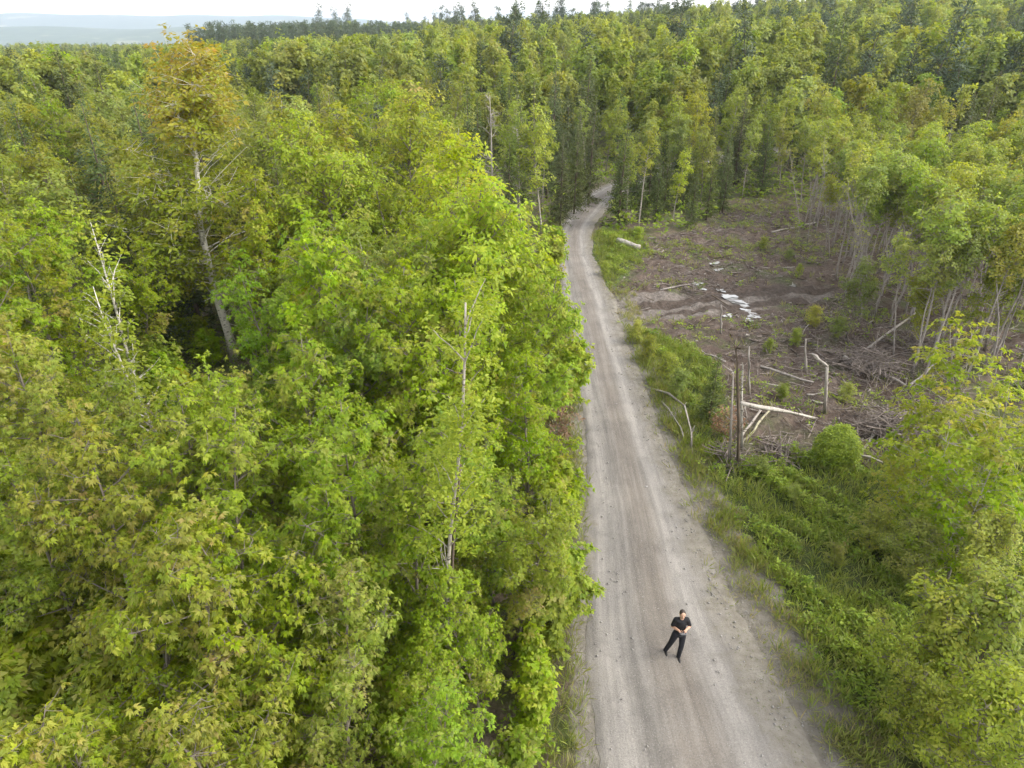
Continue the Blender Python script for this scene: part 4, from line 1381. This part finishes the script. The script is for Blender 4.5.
for i, (px, py, h) in enumerate([(186, 352, 2.0), (204, 350, 1.8), (214, 366, 1.9), (176, 336, 2.4), (196, 330, 2.2), (250, 356, 1.8)]):
    p = ground(px, py)
    plant('shrub', p[0], p[1], h, 'low leafy shrub around the foot of the orange tinted maple', 'low shrubs at the foot of the orange tinted maple', color=(1.1, 1.08, 1), v=i, rot=i * 1.7, wide=1.2, name='leafy_shrub')
p = ground(5, 676)
plant('maple', p[0], p[1], 6.4, 'green maple beside the picture edge with its foot showing among low shrubs', color=(1.02, 1.0, 1), v=1, rot=2.0)
print('FILL', counts, 'planted', len(PLANTED))

# ------------------------------------------------------------------ the far-off wood, one mass
FAR = ['far_broad', 'far_birch', 'far_spruce', 'far_pine', 'far_slim']
protos = []
for kd in FAR:
    for (H0, tm, cm) in PROTO[kd]:
        # one mesh holding trunk and crown, to be scattered
        nt_, nc_ = len(tm.vertices), len(cm.vertices)
        V = np.empty((nt_ + nc_) * 3, np.float32)
        a = np.empty(nt_ * 3, np.float32)
        tm.vertices.foreach_get('co', a)
        V[:nt_ * 3] = a
        a = np.empty(nc_ * 3, np.float32)
        cm.vertices.foreach_get('co', a)
        V[nt_ * 3:] = a
        lt = np.empty(len(tm.loops), np.int32)
        tm.loops.foreach_get('vertex_index', lt)
        lc = np.empty(len(cm.loops), np.int32)
        cm.loops.foreach_get('vertex_index', lc)
        at_ = {}
        for nm in ('tint', 'young'):
            v = np.empty(nc_, np.float32)
            cm.attributes[nm].data.foreach_get('value', v)
            at_[nm] = np.r_[np.zeros(nt_, np.float32), v]
        me = build_mesh('distant_tree', V.reshape(-1, 3), np.r_[lt, lc + nt_].reshape(-1, 3), [tm.materials[0], cm.materials[0]], at_,
                        np.r_[np.zeros(len(lt) // 3, int), np.ones(len(lc) // 3, int)])
        protos.append((kd, H0, bpy.data.objects.new('distant_tree', me)))
first_of = {kd: [i for i, p in enumerate(protos) if p[0] == kd] for kd in FAR}

pts, scl, rot, pid = [], [], [], []
for D0, D1, spc in ((95, 210, 3.7), (210, 430, 4.6), (430, 1000, 8.5)):
    xs = np.arange(-D1 * .95, D1 * .95, spc)
    ys = np.arange(D0 * .6, D1, spc)
    XX, YY = np.meshgrid(xs, ys)
    XX = XX.ravel() + rng.uniform(-.45, .45, XX.size) * spc
    YY = YY.ravel() + rng.uniform(-.45, .45, YY.size) * spc
    DD = np.hypot(XX, YY)
    ok = (DD >= D0) & (DD < D1) & (np.abs(XX) < YY * .86 + 6)
    XX, YY, DD = XX[ok], YY[ok], DD[ok]
    zz = terrain(XX, YY)
    n1 = np.sin(XX * .043 + 1) * np.sin(YY * .031 + .6) + .6 * np.sin(XX * .11 - YY * .07)
    b_ = XX / DD
    for x, y, z, D, n_, b in zip(XX, YY, zz, DD, n1, b_):
        u = rng.uniform()
        kd = 'far_broad' if u < .60 else 'far_birch' if u < .76 else 'far_slim' if u < .86 else 'far_spruce' if u < .96 else 'far_pine'
        if n_ > .55 and u < .62:
            kd = 'far_spruce'
        elif n_ < -.5 and u < .7:
            kd = 'far_slim' if u < .45 else 'far_birch'
        if -.385 < b < -.12 and 285 < D < 400 and u < .8 and math.sin(x * .05) + math.sin(x * .021 + 2) > -.6:
            kd = 'far_pine'
        h = {'far_broad': 10.5, 'far_birch': 10.5, 'far_slim': 11, 'far_spruce': 12, 'far_pine': 14}[kd] * rng.uniform(.6, 1.28) * (1.0 + .25 * float(sstep(200, 400, D)) * (kd == 'far_pine'))
        i = first_of[kd][int(rng.integers(len(first_of[kd])))]
        # the valley side: the canopy stays low enough to see the ridges over it
        ang_ = (CAMH - z - h) / y
        cap_ = float(np.interp(b, [-.50, -.40, -.34, -.12, -.05], [.034, .033, .022, .016, -.1]))
        if kd == 'far_pine' and -.385 < b < -.12 and 285 < D < 400:
            cap_ = .004
        if ang_ < cap_ and (D < 430 or b < -.34):
            h = max(3.5, CAMH - z - cap_ * y) * rng.uniform(.82, 1.0)
        pts.append((x, y, z))
        scl.append(h / protos[i][1] * (1.0 if D < 430 else 1.15))
        rot.append(rng.uniform(0, 6.28))
        pid.append(i)
me = bpy.data.meshes.new('distant_wood')
me.from_pydata(pts, [], [])
a = me.attributes.new('scl', 'FLOAT', 'POINT')
a.data.foreach_set('value', np.array(scl, np.float32))
a = me.attributes.new('rot', 'FLOAT', 'POINT')
a.data.foreach_set('value', np.array(rot, np.float32))
a = me.attributes.new('pid', 'INT', 'POINT')
a.data.foreach_set('value', np.array(pid, np.int32))
wood = link('distant_wood', me, kind='stuff')
ng = bpy.data.node_groups.new('scatter_trees', 'GeometryNodeTree')
ng.interface.new_socket('Geometry', in_out='INPUT', socket_type='NodeSocketGeometry')
ng.interface.new_socket('Geometry', in_out='OUTPUT', socket_type='NodeSocketGeometry')
N, Lk = ng.nodes, ng.links
gi, go, jn = N.new('NodeGroupInput'), N.new('NodeGroupOutput'), N.new('GeometryNodeJoinGeometry')


def named(nm, ty):
    x = N.new('GeometryNodeInputNamedAttribute')
    x.data_type = ty
    x.inputs['Name'].default_value = nm
    return x.outputs['Attribute']


asc, aro, api = named('scl', 'FLOAT'), named('rot', 'FLOAT'), named('pid', 'INT')
cx = N.new('ShaderNodeCombineXYZ')
Lk.new(aro, cx.inputs['Z'])
for i, (kd, H0, ob) in enumerate(protos):
    cmp_ = N.new('FunctionNodeCompare')
    cmp_.data_type, cmp_.operation = 'INT', 'EQUAL'
    ins = [s_ for s_ in cmp_.inputs if s_.enabled]
    Lk.new(api, ins[0])
    ins[1].default_value = i
    oi = N.new('GeometryNodeObjectInfo')
    oi.inputs['Object'].default_value = ob
    oi.inputs['As Instance'].default_value = True
    iop = N.new('GeometryNodeInstanceOnPoints')
    Lk.new(gi.outputs[0], iop.inputs['Points'])
    Lk.new(cmp_.outputs[0], iop.inputs['Selection'])
    Lk.new(oi.outputs['Geometry'], iop.inputs['Instance'])
    Lk.new(cx.outputs[0], iop.inputs['Rotation'])
    Lk.new(asc, iop.inputs['Scale'])
    Lk.new(iop.outputs[0], jn.inputs[0])
Lk.new(jn.outputs[0], go.inputs[0])
wood.modifiers.new('scatter', 'NODES').node_group = ng
print('WOOD', len(pts))

# ------------------------------------------------------------------ far blue ridges
hx, hy = np.linspace(-5600, 2600, 150), np.linspace(2300, 6400, 60)
HX, HY = np.meshgrid(hx, hy)
near_r = 62 * np.exp(-((HY - 3300 - .12 * HX) / 420) ** 2) * (0.85 + .10 * np.sin(HX / 520 + 1) + .06 * np.sin(HX / 210)) * sstep(-200, -1100, HX)
far_r = 118 * np.exp(-((HY - 5200) / 600) ** 2) * (0.72 + .20 * np.exp(-((HX + 3300) / 700) ** 2) + .05 * np.sin(HX / 400)) * sstep(300, -1500, HX)
HZ = -72 + near_r + far_r + 5 * np.sin(HX / 90) * np.sin(HY / 130)
nx2 = len(hx)
q = (np.arange(len(hy) - 1)[:, None] * nx2 + np.arange(nx2 - 1)[None]).ravel()
link('hills', build_mesh('hills', np.stack([HX, HY, HZ], -1).reshape(-1, 3), np.r_[np.stack([q, q + 1, q + nx2 + 1], 1), np.stack([q, q + nx2 + 1, q + nx2], 1)], M['hill'], smooth=True), kind='structure')

# ------------------------------------------------------------------ grass and low plants
g = Geo()


def scatter(n, lo, hi, accept):
    out = []
    while len(out) < n:
        P = rng.uniform(lo, hi, (4000, 2))
        w = accept(P[:, 0], P[:, 1])
        P = P[rng.uniform(0, 1, len(P)) < w]
        if len(P) == 0:
            break
        out += list(P)
    return np.array(out[:n])


def clump(x, y, f=1.0):
    return np.clip(.5 + .5 * np.sin(x * 1.7 * f + 1.3 * np.sin(y * .9 * f)) * np.sin(y * 2.1 * f + .7 * x) + .25 * np.sin(4.3 * x + 3.1 * y), 0, 1)


def w_grass(x, y):
    m, w, t, gr, v, d, s = zone_masks(x, y)
    return np.where(d > .05, gr * (1 - .7 * m) * (.25 + .75 * clump(x, y)), 0)


def w_verge(x, y):
    m, w, t, gr, v, d, s = zone_masks(x, y)
    return np.where((d > -.7) & (s > 0), np.maximum(np.where(d < .3, .16, v * .6) * clump(x, y) ** 1.5 * sstep(-.75, .7, d), 0), 0) * sstep(50, 44, y)


def w_left(x, y):
    d, s = road_side(x, y)
    return np.where((s < 0) & (d > -.12) & (d < 1.3), .9 * sstep(-.15, .35, d), 0) * sstep(70, 60, y)


def w_mud(x, y):
    m, w, t, gr, v, d, s = zone_masks(x, y)
    return m * (1 - w) * (1 - t) * clump(x, y, .45) ** 3


def tufts(P, per, L, W, hgt, y0, y1, tint):
    z = gz(P[:, 0], P[:, 1])
    leaves(g, np.c_[P, z - .02], np.tile([0, 0, 1.0], (len(P), 1)) + rng.normal(0, .15, (len(P), 3)), rng.uniform(.6, 1.3, len(P)) * hgt, per, L, W, th=(.05, .75), droop=.25,
           young=rng.uniform(y0, y1, len(P)), tint0=rng.uniform(*tint, len(P)))


tufts(scatter(9000, (2, 6), (32, 66), w_grass), 8, .34, .026, 1.0, 0, .4, (.2, .9))
tufts(scatter(2600, (2, 5), (14, 44), w_verge), 7, .26, .02, 1.0, .1, 1.0, (.2, .8))
tufts(scatter(2600, (-2, 5), (14, 66), w_left), 7, .34, .024, 1.0, 0, .7, (.2, .8))
tufts(scatter(1100, (4, 18), (34, 66), w_mud), 7, .36, .026, 1.0, .0, .8, (.2, .8))
link('grass', g.mesh('grass', M['grassblade']), kind='stuff')

g = Geo()


def herbs(P, lo, hi, per, L, W, sz=1.0):
    z = gz(P[:, 0], P[:, 1]) + rng.uniform(lo, hi, len(P)) * (.35 + .65 * clump(P[:, 0], P[:, 1], .7))
    leaves(g, np.c_[P, z], np.tile([0, 0, 1.0], (len(P), 1)) + rng.normal(0, .3, (len(P), 3)), rng.uniform(.7, 1.3, len(P)) * sz, per, L, W, th=(.9, 1.6), droop=.2,
           young=np.clip(rng.normal(.02, .22, len(P)), 0, 1), tint0=np.clip(.5 + .35 * np.sin(P[:, 0] * 1.1) * np.sin(P[:, 1] * .9) + rng.normal(0, .2, len(P)), .05, 1))


def w_herb(x, y):
    m, w, t, gr, v, d, s = zone_masks(x, y)
    return np.where((s > 0) & (d > .7), gr * (1 - .8 * m) * sstep(.34, .72, clump(x, y, .6)), 0) * np.where(y < 30, sstep(.8, 2.6, d), 1)


def w_floor(x, y):
    d, s = road_side(x, y)
    ang = np.abs(x) < y * .85 + 2
    return np.where((s < 0) & (d > .8) & ang, .3 + .7 * clump(x, y, .5), 0)


def w_edge(x, y):
    d, s = road_side(x, y)
    m = np.maximum.reduce([polymask(x, y, CLEARING, .5), polymask(x, y, GRASS_A, .5), polymask(x, y, STAND, .5)])
    return np.where((d > .5) & (np.abs(x) < y * .85), (1 - m) * (.2 + .8 * clump(x, y, .4)), 0)


herbs(scatter(9500, (2, 6), (32, 62), w_herb), .05, .45, 8, .10, .045)
herbs(scatter(3200, (2, 6), (32, 62), w_herb), .1, .65, 8, .135, .055)
herbs(scatter(2200, (4, 18), (34, 66), w_mud), .05, .45, 8, .12, .06)
herbs(scatter(9500, (-34, 4), (12, 48), w_floor), .10, 1.1, 8, .15, .065)
herbs(scatter(5200, (-50, 44), (62, 82), w_edge), .15, 1.5, 7, .38, .2)
link('undergrowth', g.mesh('undergrowth', M['under']), kind='stuff')

# ------------------------------------------------------------------ the man on the road
def capped(P, r, sides=12):
    return tube(P, r, sides, True)


def chain(g, P, r, sides=12):
    P = np.asarray(P, float)
    t = np.linspace(0, len(P) - 1, (len(P) - 1) * 3 + 1)
    P2 = np.stack([np.interp(t, np.arange(len(P)), P[:, k]) for k in range(3)], 1)
    g.add(*capped(P2, np.interp(t, np.arange(len(P)), r), sides))
    for p_, r_ in zip(P, r):
        g.add(*ellipsoid(p_, (r_, r_, r_), sides, 8))


def solid(name, g, mat, vox, parent, smooth=4):
    o = link(name, g.mesh(name, mat, True), parent)
    m = o.modifiers.new('remesh', 'REMESH')
    m.mode, m.voxel_size, m.use_smooth_shade = 'VOXEL', vox, True
    s_ = o.modifiers.new('smooth', 'SMOOTH')
    s_.factor, s_.iterations = .5, smooth
    return o


def plain(name, col, rough=.6, scale=40):
    k = NT(name)
    n_ = k.noise(scale, 4, .6, k.obj())
    return k.finish(k.mix(n_, tuple(v * .8 for v in col), tuple(min(1, v * 1.2) for v in col)), rough, k.bump(n_, .25, .01), .3)


SKIN, HAIR = plain('skin', (.50, .30, .21), .5), plain('dark_hair', (.035, .024, .018), .6)
SHIRT, TROU = plain('black_cotton', (.012, .012, .014), .8), plain('black_denim', (.014, .014, .018), .8)
SHOE, PAD = plain('black_shoe', (.014, .013, .013), .5), plain('grey_plastic', (.10, .10, .105), .4)
EYEW = plain('eye', (.12, .09, .07), .3)

fl, fr = pt(678.5, 660.0), pt(664.5, 653)
mid = np.array([fl[0] - .05, fl[1] + .12, .055])
man = link('person', None, None, tuple(mid - [0, 0, .045]), label='man in black shirt and black trousers standing on the gravel road holding a controller', category='person')
man.scale = (.93, .93, .93)
lf, rf = fl - mid, fr - mid
lf[2] = rf[2] = 0.0
hipL, hipR = np.array([.095, 0, .92]), np.array([-.095, 0, .92])
ankL, ankR = lf + [0, .04, .085], rf + [0, .04, .085]
kneL, kneR = (hipL + ankL) / 2 + [.01, -.05, .03], (hipR + ankR) / 2 + [-.01, -.06, .03]
shL, shR = np.array([.158, .01, 1.435]), np.array([-.158, .01, 1.435])
elL, elR = np.array([.265, .02, 1.185]), np.array([-.225, .02, 1.175])
wrL, wrR = np.array([.090, -.195, 1.25]), np.array([-.090, -.195, 1.24])
g = Geo()
for h_, k_, a_, f_ in ((hipL, kneL, ankL, lf), (hipR, kneR, ankR, rf)):
    chain(g, [h_, (h_ + k_) / 2, k_, k_ * .6 + a_ * .4, a_], [.085, .072, .054, .052, .036])
    chain(g, [f_ + [0, .06, .045], f_ + [0, -.04, .045], f_ + [.0, -.14, .032]], [.038, .036, .03])
for z, rx_, ry_ in ((.93, .145, .10), (1.03, .135, .092), (1.15, .128, .085), (1.27, .132, .088), (1.38, .130, .085)):
    g.add(*ellipsoid((0, .0, z), (rx_, ry_, .10), 16, 10))
chain(g, [shL, shR], [.058, .058])
chain(g, [(0, .01, 1.43), (0, -.005, 1.54), (0, -.015, 1.58)], [.062, .056, .055])
# head: skull, jaw, nose, ears
g.add(*ellipsoid((0, -.01, 1.675), (.076, .095, .105), 18, 12))
g.add(*ellipsoid((0, -.045, 1.615), (.055, .06, .062), 16, 10))
g.add(*ellipsoid((0, -.112, 1.652), (.014, .022, .026), 10, 8))
g.add(*ellipsoid((0, -.098, 1.612), (.024, .012, .009), 10, 8))
for sx in (-1, 1):
    g.add(*ellipsoid((sx * .078, 0, 1.662), (.012, .022, .034), 10, 8))
for sh, el, wr, sx in ((shL, elL, wrL, 1), (shR, elR, wrR, -1)):
    chain(g, [sh, (sh + el) / 2, el, el * .6 + wr * .4, wr], [.050, .045, .042, .041, .029])
    d = norm(np.array([-sx * .35, -1, .05]))
    palm = wr + d * .055
    g.add(*ellipsoid(wr + d * .045, (.030, .052, .020), 12, 8))
    for fi, (o_, ln) in enumerate(((-.024, .066), (-.008, .076), (.008, .072), (.023, .056))):
        b = wr + d * .085 + np.array([o_ * .35, 0, o_])
        c1 = b + d * ln * .5 + np.array([-sx * .012, 0, 0])
        chain(g, [b, c1, c1 + norm(np.array([-sx * 1.0, -.35, -.1])) * ln * .5], [.0095, .0088, .0075], 8)
    b = wr + d * .03 + np.array([-sx * .012, 0, .018])
    chain(g, [b, b + np.array([-sx * .03, -.022, .030]), b + np.array([-sx * .052, -.045, .034])], [.012, .0105, .009], 8)
solid('body', g, SKIN, .0055, man, 3)
g = Geo()
for z, rx_, ry_ in ((.90, .168, .122), (.98, .166, .120), (1.06, .162, .116), (1.15, .160, .113), (1.25, .165, .116), (1.34, .168, .116), (1.40, .155, .108)):
    g.add(*ellipsoid((0, 0, z), (rx_, ry_, .085), 18, 10))
chain(g, [shL - [0.01, 0, 0], shR + [.01, 0, 0]], [.082, .082])
g.add(*ellipsoid((0, .01, 1.475), (.078, .078, .035), 14, 8))
for sh, el in ((shL, elL), (shR, elR)):
    chain(g, [sh, sh * .5 + el * .5, sh * .22 + el * .78], [.072, .066, .062])
solid('shirt', g, SHIRT, .011, man, 3)
g = Geo()
g.add(*ellipsoid((0, .005, .93), (.168, .122, .12), 16, 10))
for h_, k_, a_ in ((hipL, kneL, ankL), (hipR, kneR, ankR)):
    chain(g, [h_, (h_ + k_) / 2, k_, (k_ + a_) / 2, a_ + [0, 0, -.02]], [.105, .092, .074, .068, .060])
solid('trousers', g, TROU, .011, man, 3)
for f_, nm in ((lf, 'shoe'), (rf, 'shoe')):
    g = Geo()
    chain(g, [f_ + [0, .085, .05], f_ + [0, .0, .05], f_ + [0, -.10, .042], f_ + [0, -.17, .036]], [.048, .046, .046, .036])
    o_ = solid('shoe', g, SHOE, .009, man, 3)
g = Geo()
g.add(*ellipsoid((0, .012, 1.695), (.084, .098, .098), 18, 12))
g.add(*ellipsoid((0, .045, 1.65), (.076, .07, .085), 16, 10))
hair = link('hair', g.mesh('hair', HAIR, True), man)
for sx in (-1, 1):
    g = Geo()
    g.add(*ellipsoid((sx * .03, -.098, 1.668), (.011, .008, .007), 10, 8))
    link('eye', g.mesh('eye', EYEW, True), man)
# controller in his hands
g = Geo()
P0 = (wrL + wrR) / 2 + np.array([0, -.125, .012])
for sx in (-1, 1):
    g.add(*ellipsoid((sx * .055, 0, 0), (.038, .05, .018), 14, 8))
for i in range(5):
    g.add(*ellipsoid(((i - 2) * .024, -.005, 0), (.03, .045, .016), 12, 8))
ctl = link('remote_controller', None, None, tuple(mid - [0, 0, .045] + P0 * .93), label='small grey remote controller held in both hands of the man', category='controller')
solid('casing', g, PAD, .006, ctl, 2)
for sx in (-1, 1):
    g = Geo()
    g.add(*tube([(sx * .05, 0, .012), (sx * .05, 0, .030)], [.004, .006], 8))
    g.add(*tube([(sx * .05, 0, .030), (sx * .05, 0, .034)], [.009, .009], 10))
    link('thumb_stick', g.mesh('thumb_stick', SHOE, True), ctl)
    g = Geo()
    g.add(*tube([(sx * .03, -.045, .006), (sx * .035, -.10, .03)], [.006, .006], 8))
    link('antenna', g.mesh('antenna', SHOE, True), ctl)

# ------------------------------------------------------------------ air, sky, sun, camera
HAZE_DENSITY = 0.00018
k = NT('air')
v = k.node('ShaderNodeVolumePrincipled')
v.inputs['Color'].default_value = (.74, .85, 1.0, 1)
v.inputs['Density'].default_value = HAZE_DENSITY
v.inputs['Anisotropy'].default_value = 0.25
k.l.new(v.outputs[0], k.out.inputs['Volume'])
bx0, bx1, by0, by1, bz0, bz1 = -6600, 6600, -500, 9100, -82, 48
V = [(x, y, z) for z in (bz0, bz1) for y in (by0, by1) for x in (bx0, bx1)]
T = [(0, 2, 1), (1, 2, 3), (4, 5, 6), (5, 7, 6), (0, 1, 4), (1, 5, 4), (2, 6, 3), (3, 6, 7), (0, 4, 2), (2, 4, 6), (1, 3, 5), (3, 7, 5)]
link('haze', build_mesh('haze', V, T, k.m), kind='stuff')

SUN_EL, SUN_AZ = R(42), R(98)      # azimuth measured from +Y (straight ahead) towards +X
w = bpy.data.worlds.new('World')
sc.world = w
w.use_nodes = True
nt = w.node_tree
nt.nodes.clear()
sky = nt.nodes.new('ShaderNodeTexSky')
sky.sky_type = 'NISHITA'
sky.sun_disc = False
sky.sun_elevation = SUN_EL
sky.sun_rotation = SUN_AZ
sky.air_density, sky.dust_density, sky.ozone_density = 1.5, 0.8, 1.0
hs = nt.nodes.new('ShaderNodeHueSaturation')
hs.inputs['Saturation'].default_value = 0.14
hs.inputs['Value'].default_value = 1.0
nt.links.new(sky.outputs[0], hs.inputs['Color'])
tc = nt.nodes.new('ShaderNodeTexCoord')
mp = nt.nodes.new('ShaderNodeMapping')
mp.inputs['Scale'].default_value = (1.5, 1.5, 5)
nt.links.new(tc.outputs['Generated'], mp.inputs[0])
nz = nt.nodes.new('ShaderNodeTexNoise')
nz.inputs['Scale'].default_value = 2.2
nz.inputs['Detail'].default_value = 5
nt.links.new(mp.outputs[0], nz.inputs['Vector'])
rp = nt.nodes.new('ShaderNodeValToRGB')
rp.color_ramp.elements[0].position, rp.color_ramp.elements[0].color = .35, (.82, .83, .86, 1)
rp.color_ramp.elements[1].position, rp.color_ramp.elements[1].color = .7, (1.12, 1.10, 1.08, 1)
nt.links.new(nz.outputs['Fac'], rp.inputs[0])
mx = nt.nodes.new('ShaderNodeMix')
mx.data_type, mx.blend_type = 'RGBA', 'MULTIPLY'
mx.inputs[0].default_value = 1
nt.links.new(hs.outputs[0], mx.inputs[6])
nt.links.new(rp.outputs[0], mx.inputs[7])
bg = nt.nodes.new('ShaderNodeBackground')
bg.inputs['Strength'].default_value = 0.15
nt.links.new(mx.outputs[2], bg.inputs[0])
wo = nt.nodes.new('ShaderNodeOutputWorld')
nt.links.new(bg.outputs[0], wo.inputs[0])

sd = bpy.data.lights.new('sun', 'SUN')
sd.energy, sd.angle, sd.color = 1.3, R(40), (1.0, .93, .80)
so = bpy.data.objects.new('sun', sd)
C.objects.link(so)
so.rotation_euler = (math.pi / 2 - SUN_EL, 0, math.pi - SUN_AZ)

cam = bpy.data.cameras.new('camera')
cam.sensor_width = 36
cam.lens = F / 1024 * 36
cam.clip_start, cam.clip_end = 0.1, 30000
co = bpy.data.objects.new('camera', cam)
C.objects.link(co)
co.location = (0, 0, CAMH)
co.rotation_euler = (math.pi / 2 - PITCH, 0, 0)
sc.camera = co

sc.view_settings.view_transform = 'Standard'
sc.view_settings.look = 'None'
sc.view_settings.exposure = 1.8
sc.view_settings.gamma = 1
cy = sc.cycles
cy.max_bounces, cy.diffuse_bounces, cy.glossy_bounces, cy.transmission_bounces, cy.volume_bounces, cy.transparent_max_bounces = 9, 7, 2, 7, 0, 4
cy.use_adaptive_sampling = True
cy.adaptive_threshold = 0.02
cy.use_denoising = True
cy.sample_clamp_indirect = 8
